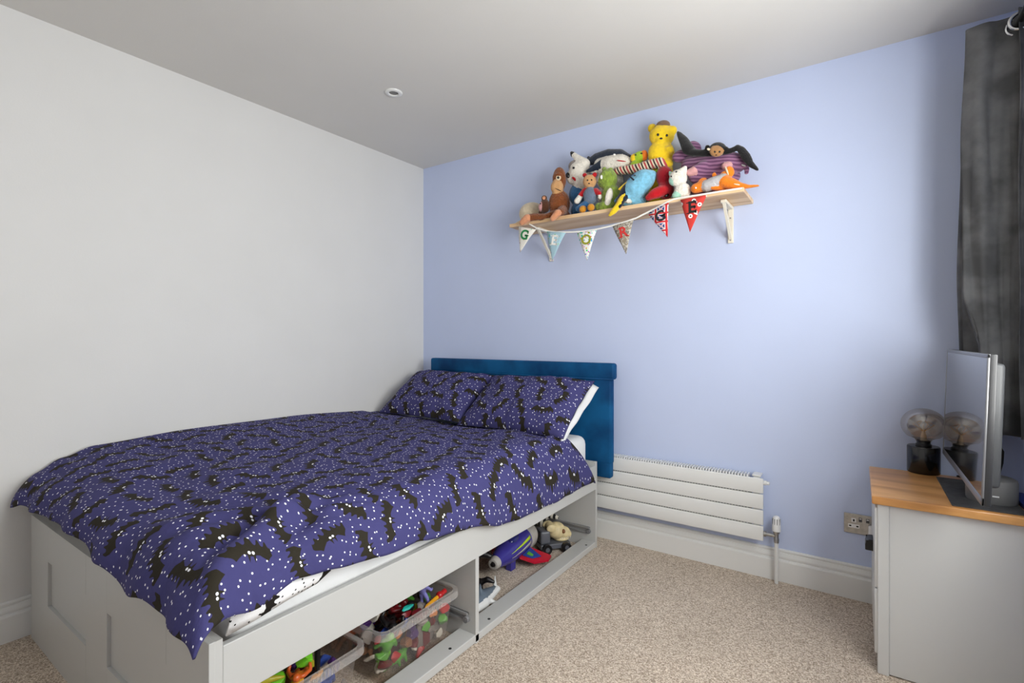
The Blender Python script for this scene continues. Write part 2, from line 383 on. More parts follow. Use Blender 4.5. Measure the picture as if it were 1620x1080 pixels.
# headboard
HY0, HY1 = -.082, -.137
hb = thing('headboard', 'teal blue velvet upholstered headboard against the blue wall', 'headboard', (.88, -.11, .38))
MB().box((.205, HY0, .455), (1.545, HY1 + .006, .925), .012, 3).build('main_panel', M_velvet, hb, 50)
MB().box((.20, HY0, .918), (1.563, HY1, 1.008), .014, 3).build('top_band', M_velvet, hb, 50)
MB().tube([(.203, HY1 + .004, .921), (1.56, HY1 + .004, .921)], .005).build('piping', M_velvet, hb, True)
for a, b in ((.21, .30), (1.455, 1.54)): MB().box((a, HY0 - .001, .378), (b, HY1 + .008, .47), .008, 3).build('leg', M_velvet, hb, 50)

# ------------------------------------------------------------------ duvet
def interp(x, P):
    for (a, va), (b, vb) in zip(P, P[1:]):
        if x <= b:
            f = max(0, min(1, (x - a) / (b - a))); f = f * f * (3 - 2 * f); return va + (vb - va) * f
    return P[-1][1]
HEM_R = [(-2.2, .49), (-2.10, .515), (-2.0, .54), (-1.9, .53), (-1.6, .503), (-1.45, .485), (-1.29, .47), (-1.06, .415), (-.62, .385), (-.26, .39)]
HEM_F = [(0, .555), (.2, .565), (.5, .572), (.8, .568), (.97, .55), (1.1, .506), (1.27, .528), (1.41, .51), (1.5, .50)]
SIL = [(-2.2, .60), (-2.12, .625), (-2.05, .66), (-1.95, .69), (-1.6, .705), (-1.1, .70), (-.44, .668), (-.2, .66)]
NU, NUa, NV, NVa = 170, 22, 190, 20
X0, XE, YE, YH = .028, 1.375, -2.075, -.46
verts, uvs = [], []
DR = random.Random(3)
for j in range(NV + NVa + 1):
    qb = 0 if j <= NV else (j - NV) / NVa * math.pi / 2
    for i in range(NU + NUa + 1):
        if i <= NU: x = X0 + (XE - X0) * i / NU; qa = 0
        else: x = XE; qa = (i - NU) / NUa * math.pi / 2
        if qa > 0 and qb > 0:                                     # blunt, rounded foot corner
            k_ = 1 - .20 * math.sin(qa) * math.sin(qb); qa_, qb_ = qa * k_, qb * k_
        else: qa_, qb_ = qa, qb
        w_ = qa / (math.pi / 2); yh = YH + .03 + .185 * w_ ** 1.4      # side corner reaches up past the pillow
        y = yh + (YE - yh) * min(j, NV) / NV
        px_ = x + .125 * math.sin(qa_); py_ = y - .115 * math.sin(qb_)
        # turned-back upper edge narrows in to the mattress corner
        zt = .652 + (interp(py_, SIL) - .652) * math.exp(-((px_ - X0) / .38) ** 1.3)
        n1 = noise.noise(Vector((px_ * 2.1, py_ * 2.1, 1.3))) * .020
        n2 = noise.noise(Vector((px_ * 5.5 + 4, py_ * 4.2, 7.1))) * .010
        fold = noise.noise(Vector((px_ * 3 + py_ * 5, (px_ - py_) * 1.2, 2.2)))
        n3 = -abs(fold) * .022
        fan = noise.noise(Vector((math.atan2(py_ + 1.5, px_ - 1.5) * 9, 3.7, .4))) * .032 * max(0, 1 - math.hypot(px_ - 1.5, py_ + 2.15) / .75)
        ed = min(1, (px_ - X0) / .1)
        # two deep folds gathering into the foot corner
        tx, ty = px_ - 1.22, py_ + 1.70; tl = (tx * .50 - ty * .866) / .52; dd = tx * .866 + ty * .50
        wn_ = max(0, min(1, tl * 2.2)) if tl > 0 else 0
        fan += wn_ * (.034 * math.exp(-((dd - .01) / .030) ** 2) - .026 * math.exp(-((dd + .05) / .028) ** 2) - .020 * math.exp(-((dd - .075) / .03) ** 2))
        z = zt + (n1 + n2 + n3) * ed + fan * (1 - .65 * max(math.sin(qa_), math.sin(qb_)))
        Da = max(.05, .652 - interp(py_, HEM_R)); Db = max(.05, .652 - interp(px_, HEM_F))
        z -= math.hypot(Da * (1 - math.cos(qa_)), Db * (1 - math.cos(qb_)))
        cr = math.sin(qa_) * math.sin(qb_); z -= .034 * cr ** 2
        px_ += .012 * math.sin(qa_) * noise.noise(Vector((py_ * 9, 0, 5))) + .062 * cr
        py_ -= .034 * cr + .016 * math.sin(qb_) * noise.noise(Vector((x * 8, 3, 5)))
        # hanging folds at the foot corner
        px_ += .012 * math.sin(qa_) * math.sin(qb_ * 5 + py_ * 30) * max(0, 1 - abs(py_ + 2.1) / .35)
        py_ -= .010 * math.sin(qb_) * math.cos(px_ * 26) * max(0, 1 - abs(px_ - 1.3) / .6)
        if j == 0 or (j < 3): z -= (3 - j) * .006
        if qa == 0: z -= .014 * max(0, min(1, (py_ + .58) / .06)) * max(0, min(1, (1.40 - px_) / .06))     # weighed down by the pillows
        if px_ < 1.40 and py_ > -2.06: z = max(z, .628)            # lies on the mattress
        # keep outside the frame's side where it hangs below its top
        if z < .475 and px_ > 1.40: px_ = max(px_, 1.488)
        verts.append((max(px_, .006), py_, z)); uvs.append((x + qa * .13, y - qb * .11))
nc = NU + NUa + 1
faces = [(j * nc + i, (j + 1) * nc + i, (j + 1) * nc + i + 1, j * nc + i + 1) for j in range(NV + NVa) for i in range(nc - 1)]
me = bpy.data.meshes.new('duvet_cover'); me.from_pydata(verts, [], faces)
uvl = me.uv_layers.new(name='UVMap'); li = np.zeros(len(me.loops), int); me.loops.foreach_get('vertex_index', li)
uvl.data.foreach_set('uv', np.array(uvs)[li].ravel())
me.update()
duv = link('duvet', me, [M_bat, M_batw], None, True)
sm = duv.modifiers.new('soften', 'SMOOTH'); sm.iterations = 3; sm.factor = .4
so = duv.modifiers.new('thickness', 'SOLIDIFY'); so.thickness = .008; so.offset = 1; so.material_offset = 1; so.material_offset_rim = 0
tag(duv, 'navy duvet with black bats and white dots spread over the bed', 'duvet')
# make sure the printed face is up
if me.polygons[0].normal.z < 0: me.flip_normals()

# turned corner of the white reverse side at the foot of the duvet
pts = [(1.4735, -2.098, .556), (1.47, -2.03, .545), (1.466, -1.95, .535), (1.464, -1.86, .528), (1.466, -1.80, .527)]
v2, f2, u2 = [], [], []
for k, p in enumerate(pts):
    w = (.085, .07, .05, .035, .006)[k]
    for q in range(5):
        v2.append((p[0] + .006 * math.sin(q / 4 * math.pi) + .004, p[1] - q * .004, p[2] - w * q / 4)); u2.append((p[1], p[2] - w * q / 4))
for k in range(len(pts) - 1):
    for q in range(4): f2.append((k * 5 + q, k * 5 + q + 1, (k + 1) * 5 + q + 1, (k + 1) * 5 + q))
m2 = bpy.data.meshes.new('reverse_hem'); m2.from_pydata(v2, [], f2)
ul = m2.uv_layers.new(name='UVMap')
for l in m2.loops: ul.data[l.index].uv = u2[l.vertex_index]
rh = link('reverse_hem', m2, M_batw, duv, True); rh.modifiers.new('thickness', 'SOLIDIFY').thickness = .004
tag(rh, 'white reverse side of the cover turned out at the foot')

# ------------------------------------------------------------------ pillows
def pillow(name, label, cx, cy, cz, w, h, th, tilt, seed, flap):
    root = thing(name, label, 'pillow', (cx, cy, cz), None)
    n = 44; vs_, us, fs = [], [], []
    M = Matrix.Translation((cx, cy, cz)) @ Matrix.Rotation(tilt, 4, 'X')
    for side in (1, -1):
        for j in range(n + 1):
            for i in range(n + 1):
                a, b = i / n * 2 - 1, j / n * 2 - 1
                e = max(0, (1 - abs(a) ** 3.2)) ** .62 * max(0, (1 - abs(b) ** 3.2)) ** .62
                # edges bow in between the corners
                X = a * w / 2 * (1 - .045 * (1 - b * b)); Y = b * h / 2 * (1 - .06 * (1 - a * a))
                wr_ = noise.noise(Vector((X * 9 + seed, Y * 9, seed))) * .010 + noise.noise(Vector((X * 22, Y * 10 + seed, seed * 2))) * .009
                ruck = -abs(noise.noise(Vector((X * 16 - Y * 6, seed * 3, Y * 5)))) * .022 * max(0, -b)
                Z = side * (th / 2 * e * (1 if side > 0 else .30) + .003) + (wr_ + ruck) * min(1, e * 2) * (1 if side > 0 else .3)
                vs_.append(M @ Vector((X, Y, Z))); us.append((X + seed * .37, Y + seed * .21 + (0 if side > 0 else 1.3)))
    m_ = n + 1
    for s_ in range(2):
        o_ = s_ * m_ * m_
        for j in range(n):
            for i in range(n):
                q = (o_ + j * m_ + i, o_ + j * m_ + i + 1, o_ + (j + 1) * m_ + i + 1, o_ + (j + 1) * m_ + i)
                fs.append(q if s_ == 0 else q[::-1])
    def edge(k):
        return [(k, 0), ]
    bd = [i for i in range(m_)] + [j * m_ + n for j in range(1, m_)] + [n * m_ + i for i in range(n - 1, -1, -1)] + [j * m_ for j in range(n - 1, 0, -1)]
    for k in range(len(bd)):
        a, b = bd[k], bd[(k + 1) % len(bd)]; fs.append((a, a + m_ * m_, b + m_ * m_, b))
    me = bpy.data.meshes.new('pillowcase'); me.from_pydata(vs_, [], fs)
    ul = me.uv_layers.new(name='UVMap')
    for l in me.loops: ul.data[l.index].uv = us[l.vertex_index]
    for p in me.polygons:
        if p.index >= n * n: p.material_index = 1 if p.index < 2 * n * n else 0
    link('pillowcase', me, [M_bat, M_batw], root, True)
    if flap:
        vv, ff, uu = [], [], []
        for j in range(21):
            b = j / 20 * 2 - 1
            for k in range(4):
                X = w / 2 * (1 - .045 * (1 - b * b)) - .03 + k * .012 * (b + 1.15) / 2.15 + .012; Y = b * h / 2 * .97
                vv.append(M @ Vector((X, Y, -.012 - .02 * (1 - b * b) - .009 * k + .003 * math.sin(b * 9)))); uu.append((X, Y))
        for j in range(20):
            for k in range(3): ff.append((j * 4 + k, j * 4 + k + 1, (j + 1) * 4 + k + 1, (j + 1) * 4 + k))
        me = bpy.data.meshes.new('case_opening'); me.from_pydata(vv, [], ff)
        ul = me.uv_layers.new(name='UVMap')
        for l in me.loops: ul.data[l.index].uv = uu[l.vertex_index]
        o = link('case_opening', me, M_sheet, root, True); o.modifiers.new('thickness', 'SOLIDIFY').thickness = .004
        o['label'] = 'white reverse side at the open end of the pillowcase'
pillow('pillow', 'bat-print pillow in the corner by the white wall', .437, -.322, .786, .68, .44, .175, math.radians(34), 1.7, False)
pillow('pillow', 'bat-print pillow with white open end beside the radiator', 1.112, -.328, .778, .69, .44, .185, math.radians(36), 4.3, True)

# ------------------------------------------------------------------ radiator
RX0, RX1, RY0, RY1 = .95, 2.285, -.045, -.076
rad = thing('radiator', 'low white flat panel radiator with four slats under the blue wall', 'radiator', ((RX0 + RX1) / 2, -.05, .19))
for k in range(4):
    z0 = .192 + k * .0742
    MB().box((RX0, RY1, z0), (RX1, RY1 + .012, z0 + .0688), .0025).build('slat', M_radiator, rad, 50)
for xx in (RX0 + .02, RX1 - .045): MB().box((xx, RY1 + .012, .195), (xx + .03, RY0, .485), .004).build('header_tube', M_radiator, rad, 50)
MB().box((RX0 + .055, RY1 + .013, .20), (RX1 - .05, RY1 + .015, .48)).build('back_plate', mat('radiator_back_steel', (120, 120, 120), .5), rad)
fins = MB(); xx = RX0 + .06
while xx < RX1 - .06:
    fins.box((xx, RY1 + .0125, .19), (xx + .007, -.012, .492)); xx += .0135
tag(fins.build('convector_fin', M_radiator, rad), kind='stuff')
MB().box((RX1 - .05, RY1 + .014, .487), (RX1 - .012, -.004, .497), .003).build('wall_bracket', M_radiator, rad)
MB().lathe([(0, 0), (.011, 0), (.011, .015), (.008, .017), (.008, .028), (.0, .03)], (RX1 - .004, -.055, .462), 18, (1, 0, 0)).build('bleed_plug', M_radiator, rad, 40)
vx = 2.338
MB().lathe([(0, 0), (.013, 0), (.013, .014), (.0, .014)], (RX1 - .004, -.055, .222), 18, (1, 0, 0)).cyl((RX1 + .008, -.055, .222), (vx, -.055, .222), .008).build('valve_union', M_chrome, rad, 40)
MB().lathe([(0, -.03), (.011, -.03), (.012, -.012), (.010, -.008), (.010, .012), (.0145, .014), (.0145, .024), (0, .024)], (vx, -.055, .222), 20).build('valve_body', M_chrome, rad, 40)
vh = MB().lathe([(0, .0), (.018, .0), (.0185, .022), (.0175, .03), (.0165, .055), (.013, .066), (.006, .07), (0, .07)], (vx, -.055, .246), 28).build('valve_head', M_plasticw, rad, 40)
for k in range(10):
    a = 2 * math.pi * k / 10
    e = Vector((math.cos(a), math.sin(a), 0)); p = Vector((vx, -.055, .278)) + e * .0162
    MB().tube([p, p + CU * .026 - e * .0005], .0016, 6).build('grip_slot', M_dark, vh)
MB().cyl((vx, -.055, .002), (vx, -.055, .193), .0085, n=18).build('supply_pipe', M_radiator, rad, 40)

# ------------------------------------------------------------------ wall socket and plug
sx0, sx1, sz0, sz1 = 2.600, 2.746, .285, .371
so_ = thing('wall_socket', 'brushed steel double wall socket beside the pine-topped chest', 'socket', ((sx0 + sx1) / 2, 0, (sz0 + sz1) / 2))
MB().box((sx0, -.006, sz0), (sx1, -.0005, sz1), .0015).build('plate', M_chrome, so_)
for k, cx in enumerate((sx0 + .036, sx1 - .036)):
    ins = MB().box((cx - .009, -.0075, .334), (cx + .009, -.005, .352), .001); ins.box((cx - .021, -.0075, .310), (cx + .021, -.005, .326), .001)
    i_ = ins.build('socket_insert', M_plasticw, so_)
    h = MB().box((cx - .003, -.008, .338), (cx + .003, -.007, .348)); h.box((cx - .017, -.008, .315), (cx - .009, -.007, .321)); h.box((cx + .009, -.008, .315), (cx + .017, -.007, .321))
    h.build('pin_hole', M_dark, i_)
    sxx = cx + (.024 if k == 0 else -.024)
    sw = MB().box((sxx - .006, -.0095, .340), (sxx + .006, -.005, .358), .001).build('rocker_switch', mat('switch_grey', (70, 70, 72), .3), so_)
    MB().box((sxx - .004, -.0100, .352), (sxx + .004, -.0090, .356)).build('switch_mark', M_plasticw, sw)
for cx in (sx0 + .012, sx1 - .012): MB().cyl((cx, -.0078, .345), (cx, -.005, .345), .003, n=12).build('screw', M_steel, so_)
pg = MB().box((2.688, -.034, .286), (2.738, -.0085, .336), .008, 3)
tag(pg.build('plug', M_plasticw, None, 50), 'white plug pushed into the steel wall socket', 'plug')

# ------------------------------------------------------------------ chest of drawers
CX0, CX1, CY0, CY1, CZ = 2.690, 3.115, -.575, -.092, .608
ch = thing('chest_of_drawers', 'white chest of drawers with a varnished pine top', 'chest', ((CX0 + CX1) / 2, (CY0 + CY1) / 2, 0))
MB().box((CX0, CY0, CZ - .028), (CX1, CY1, CZ), .004).build('top', M_chesttop, ch, 50)
bx0, by0, by1, tz = CX0 + .016, CY0 + .016, CY1 - .012, CZ - .028
for y_, s_ in ((by0, 1), (by1, -1)):
    MB().box((bx0, y_, 0), (bx0 + .032, y_ + s_ * .032, tz), .002).build('corner_post', M_lacq, ch)
    MB().box((CX1 - .045, y_, 0), (CX1 - .012, y_ + s_ * .032, tz), .002).build('corner_post', M_lacq, ch)
    MB().box((bx0 + .0325, y_ + s_ * .006, .004), (CX1 - .0455, y_ + s_ * .02, tz), .001).build('side_panel', M_lacq, ch)
MB().box((CX1 - .02, by0 + .03, .03), (CX1 - .013, by1 - .03, tz)).build('back_panel', M_lacq, ch)
MB().box((bx0 + .003, by0 + .033, .03), (bx0 + .02, by1 - .033, .06)).build('plinth', M_lacq, ch)
for k, (z0, z1) in enumerate(((.065, .285), (.29, .564))):
    d = MB().box((bx0 - .008, by0 + .006, z0), (bx0 + .012, by1 - .006, z1), .003).build('drawer', M_lacq, ch, 50)
    for yy in (((by0 + by1) / 2 - .015,) if k == 1 else ()):
        hp = MB()
        pr = [(0, .024), (.012, .023), (.02, .016), (.024, .004), (.024, -.016), (.021, -.016), (.02, .003), (.012, .016), (0, .019)]
        zc = .365
        hp.prism([(bx0 - .0085 - a_, yy - .02, zc + b_) for a_, b_ in pr], (0, .062, 0))
        hp.box((bx0 - .03, yy - .023, zc - .016), (bx0 - .0085, yy - .02, zc + .02)); hp.box((bx0 - .03, yy + .042, zc - .016), (bx0 - .0085, yy + .045, zc + .02))
        hp.build('cup_handle', M_black, d, 40)

# slate-dark mat, lamp, television
MB_ = MB().box((2.899, -.556, CZ), (3.074, -.16, CZ + .004), .001)
tag(MB_.build('table_mat', mat('dark_grey_felt', (62, 62, 63), .7, var=.35, vscale=40, bump=.2), None), 'dark grey mat under the television on the pine top', 'mat')

LC = Vector((2.867, -.090, CZ))
lp = thing('table_lamp', 'black cylinder table lamp with an oversized smoked globe bulb', 'lamp', LC)
MB().lathe([(0, 0), (.051, 0), (.053, .003), (.053, .102), (.0505, .106), (.030, .107), (0, .107)], LC, 48).build('base', mat('gloss_black_ceramic', (15, 14, 14), .16, spec=.6), lp, 40)
MB().lathe([(0, .106), (.026, .106), (.026, .113), (.022, .116), (.022, .128), (.0, .128)], LC, 32).build('socket_collar', M_black, lp, 40)
bprof = []
for k in range(33):
    a = math.pi * k / 32
    bprof.append((max(1e-7, max(0, .0735 * math.sin(a))), .190 + .066 * math.cos(a)))
bprof = [p for p in bprof if not (p[1] < .141)]
bprof += [(.032, .136), (.0250, .127), (.0235, .122)]
M_smoke = bpy.data.materials.new('smoked_mirror_glass'); M_smoke.use_nodes = True
n = N(M_smoke); nt = M_smoke.node_tree; nt.nodes.remove(nt.nodes['Principled BSDF'])
tr = n.new('ShaderNodeBsdfTransparent'); tr.inputs[0].default_value = (.80, .74, .68, 1)
gl = n.new('ShaderNodeBsdfGlossy'); gl.inputs['Roughness'].default_value = .03; gl.inputs[0].default_value = (.9, .88, .86, 1)
lw = n.new('ShaderNodeLayerWeight'); lw.inputs[0].default_value = .35
mx = n.new('ShaderNodeMixShader'); n.put(mx.inputs[0], n.m('MULTIPLY_ADD', n.m('POWER', lw.outputs['Facing'], 1.6), .6, .16)); n.put(mx.inputs[1], tr.outputs[0]); n.put(mx.inputs[2], gl.outputs[0])
n.put(nt.nodes['Material Output'].inputs[0], mx.outputs[0])
bu = MB().lathe(bprof, LC, 48).build('globe_bulb', M_smoke, lp, True)
st = MB().lathe([(.012, .122), (.009, .147), (.004, .167), (.0025, .192), (0, .194)], LC, 16); st.build('filament_stem', mat('clear_stem_glass', (200, 190, 176), .2), bu, True)
M_fil = mat('filament_wire', (190, 140, 80), .4, .6)
for k in range(6):
    a = k * math.pi / 3; e = Vector((math.cos(a), math.sin(a), 0))
    MB().tube([LC + CU * .165 + e * .003, LC + CU * .192 + e * .034, LC + CU * .205 + e * .012], .0012, 6).build('filament', M_fil, bu)

TX, TYN, TYF, TZ0, TZ1 = 2.922, -.876, -.138, .700, 1.103
tvc = Vector((TX, (TYN + TYF) / 2, TZ0))
tv = thing('television', 'small flat television with silver frame on a round grey base', 'television', (2.99, -.43, CZ + .004))
lean = Matrix.Translation(tvc) @ Matrix.Rotation(math.radians(1.8), 4, 'Y') @ Matrix.Translation(-tvc)
M_bezel = mat('silver_plastic', (140, 140, 142), .3, .6)
M_tvback = mat('grey_tv_back', (72, 73, 75), .45)
M_tvside = mat('dark_grey_plastic', (44, 44, 46), .4)
MB().box((TX, TYN, TZ0), (TX + .018, TYF, TZ1), .003).xf(lean).build('panel', M_tvside, tv, 50)
f_ = MB(); b_ = .011
f_.box((TX - .002, TYN, TZ0), (TX + .004, TYF, TZ0 + .022), .0015); f_.box((TX - .002, TYN, TZ1 - b_), (TX + .004, TYF, TZ1), .0015)
f_.box((TX - .002, TYN, TZ0), (TX + .004, TYN + b_, TZ1), .0015); f_.box((TX - .002, TYF - b_, TZ0), (TX + .004, TYF, TZ1), .0015)
f_.xf(lean).build('screen_frame', M_bezel, tv, 50)
MB().box((TX - .001, TYN + b_, TZ0 + .022), (TX + .003, TYF - b_, TZ1 - b_)).xf(lean).build('screen', mat('dark_screen_glass', (46, 46, 48), .06, spec=1.0, coat=1.0), tv)
MB().box((TX + .018, -.665, TZ0 + .004), (TX + .072, -.345, TZ1 - .03), .012, 3).xf(lean).build('rear_housing', M_tvback, tv, 50)
BC = Vector((3.012, -.425, CZ + .004))
MB().lathe([(0, 0), (.062, 0), (.064, .004), (.064, .066), (.061, .074), (.055, .077), (0, .077)], BC, 48).build('base', mat('grey_base_plastic', (112, 112, 112), .45), tv, 40)
MB().box((2.955, -.47, CZ + .078), (2.995, -.38, TZ0 + .02), .008, 2).build('neck', M_tvside, tv, 50)
MB().box((3.004, -.4905, CZ + .03), (3.020, -.486, CZ + .034)).build('base_mark', M_plasticw, tv)
cab = MB().tube([(3.005, -.30, .80), (3.045, -.28, .79), (3.066, -.27, .75), (3.064, -.27, .71), (3.055, -.265, .66), (3.05, -.22, CZ + .006), (3.03, -.15, CZ + .006), (2.965, -.115, CZ + .006)], .004)
tag(cab.build('power_cable', M_black, None, True), 'black power cable curling behind the television', 'cable')
tag(MB().box((3.078, -.57, CZ), (3.112, -.30, CZ + .014), .001).build('notebook', mat('blue_card_cover', (36, 56, 128), .5, var=.1), None), 'thin blue notebook lying on the chest behind the television base', 'notebook')

# ------------------------------------------------------------------ curtain
rod = thing('curtain_rod', 'dark metal curtain rod above the window', 'curtain rod', (3.097, -1.5, 2.205))
MB().cyl((3.097, -.012, 2.205), (3.097, -2.7, 2.205), .011).build('pole', mat('dark_bronze', (38, 36, 34), .35, .8), rod, 40)
for yy in (-.42, -2.6): MB().box((3.09, yy - .008, 2.19), (WALL_X - .001, yy + .008, 2.196)).cyl((WALL_X - .008, yy, 2.193), (WALL_X - .001, yy, 2.193), .022).build('bracket', MATS['dark_bronze'], rod, 40)
plan = [(3.13, -.020), (3.03, -.036), (3.125, -.060), (3.008, -.086), (3.13, -.115), (2.992, -.150), (3.135, -.186), (2.986, -.224), (3.138, -.258), (2.980, -.276), (2.996, -.293), (3.022, -.299), (3.048, -.289), (3.075, -.291), (3.10, -.302), (3.142, -.306), (3.140, -.326), (3.105, -.342), (3.092, -.352)]
def catmull(P, k=8):
    out = []
    for i in range(len(P) - 1):
        p0, p1, p2, p3 = P[max(i - 1, 0)], P[i], P[i + 1], P[min(i + 2, len(P) - 1)]
        for s_ in range(k):
            t_ = s_ / k
            out.append(tuple(.5 * (2 * b + (c - a) * t_ + (2 * a - 5 * b + 4 * c - d) * t_ ** 2 + (3 * b - a - 3 * c + d) * t_ ** 3) for a, b, c, d in zip(p0, p1, p2, p3)))
    return out + [P[-1]]
cp = catmull(plan); NZ = 60; cv, cf = [], []
for k in range(NZ + 1):
    f = k / NZ; z = 2.245 - f * (2.245 - .812)
    for i, (x, y) in enumerate(cp):
        far = max(0, 1 - i / (len(cp) * .55))
        bulge = -.030 * far * math.sin(min(1, f * 1.5) * math.pi / 2) - .012 * math.sin(f * math.pi)
        xx = x + bulge * (1 if x < 3.08 else .2) + .010 * noise.noise(Vector((i * .13, z * 2.2, 0))) * min(1, f * 4)
        yy = y + .020 * noise.noise(Vector((i * .11, z * 1.8, 9))) * min(1, f * 4) - .02 * f * (i / len(cp))
        lim = 3.006 if yy < -.24 else 2.968; xx = max(xx, lim - max(0, z - 1.12) * .25)      # stays behind the television
        cv.append((min(xx, WALL_X - .006), min(yy, -.008), z))
n_ = len(cp)
cf = [(k * n_ + i, k * n_ + i + 1, (k + 1) * n_ + i + 1, (k + 1) * n_ + i) for k in range(NZ) for i in range(n_ - 1)]
me = bpy.data.meshes.new('curtain_cloth'); me.from_pydata(cv, [], cf)
cu = thing('curtain', 'charcoal grey velvet curtain with silver eyelets gathered in the corner', 'curtain', (3.06, -.3, .83))
cl = link('cloth', me, M_curtain, cu, True); cl.modifiers.new('thickness', 'SOLIDIFY').thickness = .004
for yy in (-.2965, -.338): MB().torus((3.097, yy, 2.205), .0265, .0062, (0.1, 1, 0)).build('eyelet', mat('polished_nickel', (205, 205, 205), .15, 1.0), cu, True)

# ------------------------------------------------------------------ wall shelf and bunting
SHY, SZ0, SZ1, SX0, SX1 = -.252, 1.800, 1.820, .955, 2.232
sh = thing('wall_shelf', 'pine board shelf on white wooden brackets on the blue wall', 'shelf', ((SX0 + SX1) / 2, -.12, 1.62))
MB().box((SX0, SHY, SZ0), (SX1, -.002, SZ1), .002).build('board', M_shelf, sh)
M_brk = mat('ivory_painted_wood', (232, 226, 210), .45)
for bx in (1.10, 2.13):
    br = MB()
    br.box((bx - .013, -.014, 1.618), (bx + .013, -.001, SZ0 - .001), .003)          # wall leg
    br.box((bx - .013, -.175, SZ0 - .016), (bx + .013, -.013, SZ0 - .001), .003)     # arm under the board
    br.prism([(bx - .006, -.150, SZ0 - .016), (bx - .006, -.168, SZ0 - .016), (bx - .006, -.016, 1.634), (bx - .006, -.013, 1.652)], (.012, 0, 0))
    bo = br.build('bracket', M_brk, sh)
    for zz in (1.632, 1.742): MB().cyl((bx, -.0145, zz), (bx, -.0165, zz), .0035, n=12).build('screw', M_steel, bo)

BY = SHY - .006
bunt = thing('bunting', 'string of six patterned pennants spelling a name along the shelf edge', 'bunting', at(1010, 343, BY))
cpx = [(837, 354), (850, 361), (866, 365.5), (882, 367), (904, 367), (925, 365.5), (944, 362.5), (968, 357), (988, 351), (1006, 345), (1024, 336), (1042, 327), (1056, 319), (1066, 315), (1080, 312.3), (1110, 307.6), (1140, 302.6), (1174, 297.5)]
cpts = [at(x, y, BY) for x, y in cpx]
rb = MB()
for a, b in zip(cpts, cpts[1:]):
    for s_ in (0,): rb.prism([a + CU * .004, b + CU * .004, b - CU * .004, a - CU * .004], (0, .0016, 0))
rb.build('cord', mat('white_cotton_tape', (236, 234, 228), .8), bunt)

def flag_mat(name, fn):
    m = bpy.data.materials.new(name); m.use_nodes = True; n = N(m); b = m.node_tree.nodes['Principled BSDF']; b.inputs['Roughness'].default_value = .85
    tc = n.new('ShaderNodeTexCoord'); sp = n.new('ShaderNodeSeparateXYZ'); n.put(sp.inputs[0], tc.outputs['Object'])
    n.put(b.inputs['Base Color'], fn(n, tc.outputs['Object'], sp.outputs[0], sp.outputs[2])); return m
rgb = lambda *c_: lin(c_) + (1,)
def vor(n, vec, sc):
    v = n.new('ShaderNodeTexVoronoi'); v.inputs['Scale'].default_value = sc; n.put(v.inputs['Vector'], vec); return v
def f_speck(base, thr, sc):
    def fn(n, vec, x, z):
        v = vor(n, vec, sc); hs = n.new('ShaderNodeHueSaturation'); hs.inputs['Saturation'].default_value = 1.6; hs.inputs['Value'].default_value = .8; n.put(hs.inputs['Color'], v.outputs['Color'])
        return n.mix(n.m('LESS_THAN', v.outputs['Distance'], thr), rgb(*base), hs.outputs[0])
    return fn
def f_camo(n, vec, x, z):
    nz = n.new('ShaderNodeTexNoise'); nz.inputs['Scale'].default_value = 60; n.put(nz.inputs['Vector'], vec)
    r = n.new('ShaderNodeValToRGB'); n.put(r.inputs[0], nz.outputs['Fac']); r.color_ramp.interpolation = 'CONSTANT'
    e = r.color_ramp.elements; e[0].color = rgb(150, 138, 120); e[1].position = .47; e[1].color = rgb(196, 190, 178); q = e.new(.56); q.color = rgb(128, 120, 112)
    return r.outputs[0]
def f_jack(n, vec, x, z):
    k = 24.0
    u = n.m('ABSOLUTE', n.m('SUBTRACT', n.m('FRACT', n.m('MULTIPLY', x, k * .8)), .5)); v = n.m('ABSOLUTE', n.m('SUBTRACT', n.m('FRACT', n.m('MULTIPLY', z, k)), .5))
    mn = n.m('MINIMUM', u, v); dg = n.m('ABSOLUTE', n.m('SUBTRACT', u, v))
    c_ = n.mix(n.m('LESS_THAN', dg, .09), rgb(38, 58, 128), rgb(236, 236, 236)); c_ = n.mix(n.m('LESS_THAN', dg, .03), c_, rgb(200, 38, 44))
    c_ = n.mix(n.m('LESS_THAN', mn, .17), c_, rgb(236, 236, 236)); return n.mix(n.m('LESS_THAN', mn, .10), c_, rgb(200, 34, 42))
def f_ball(n, vec, x, z):
    v = vor(n, vec, 30)
    c_ = n.mix(n.m('LESS_THAN', v.outputs['Distance'], .30), rgb(206, 58, 50), rgb(238, 236, 232)); return n.mix(n.m('LESS_THAN', v.outputs['Distance'], .12), c_, rgb(30, 34, 30))
FL = [('G', (821, 358), (848, 363), (822, 399), flag_mat('cream_pennant', f_speck((234, 230, 220), .12, 45)), (30, 130, 70), 'cream pennant with a green letter'),
      ('E', (865, 366), (895, 368), (873, 412.5), flag_mat('pale_blue_pennant', f_speck((164, 196, 208), .2, 60)), (240, 238, 232), 'pale blue pennant with a white letter'),
      ('O', (913, 368), (944, 364), (928, 412), flag_mat('spotty_pennant', f_speck((240, 240, 236), .36, 75)), (150, 152, 40), 'white pennant with coloured spots'),
      ('R', (969, 358), (1002, 348), (990, 402), flag_mat('grey_brown_pennant', f_camo), (206, 52, 48), 'grey brown pennant with a red letter'),
      ('G', (1024.6, 338), (1058, 320), (1055.7, 375), flag_mat('red_white_blue_pennant', f_jack), (34, 32, 34), 'red, white and blue crosses pennant with a dark letter'),
      ('E', (1076.5, 316), (1118.6, 308.5), (1091, 367), flag_mat('red_football_pennant', f_ball), (28, 28, 28), 'red pennant with footballs and a black letter')]
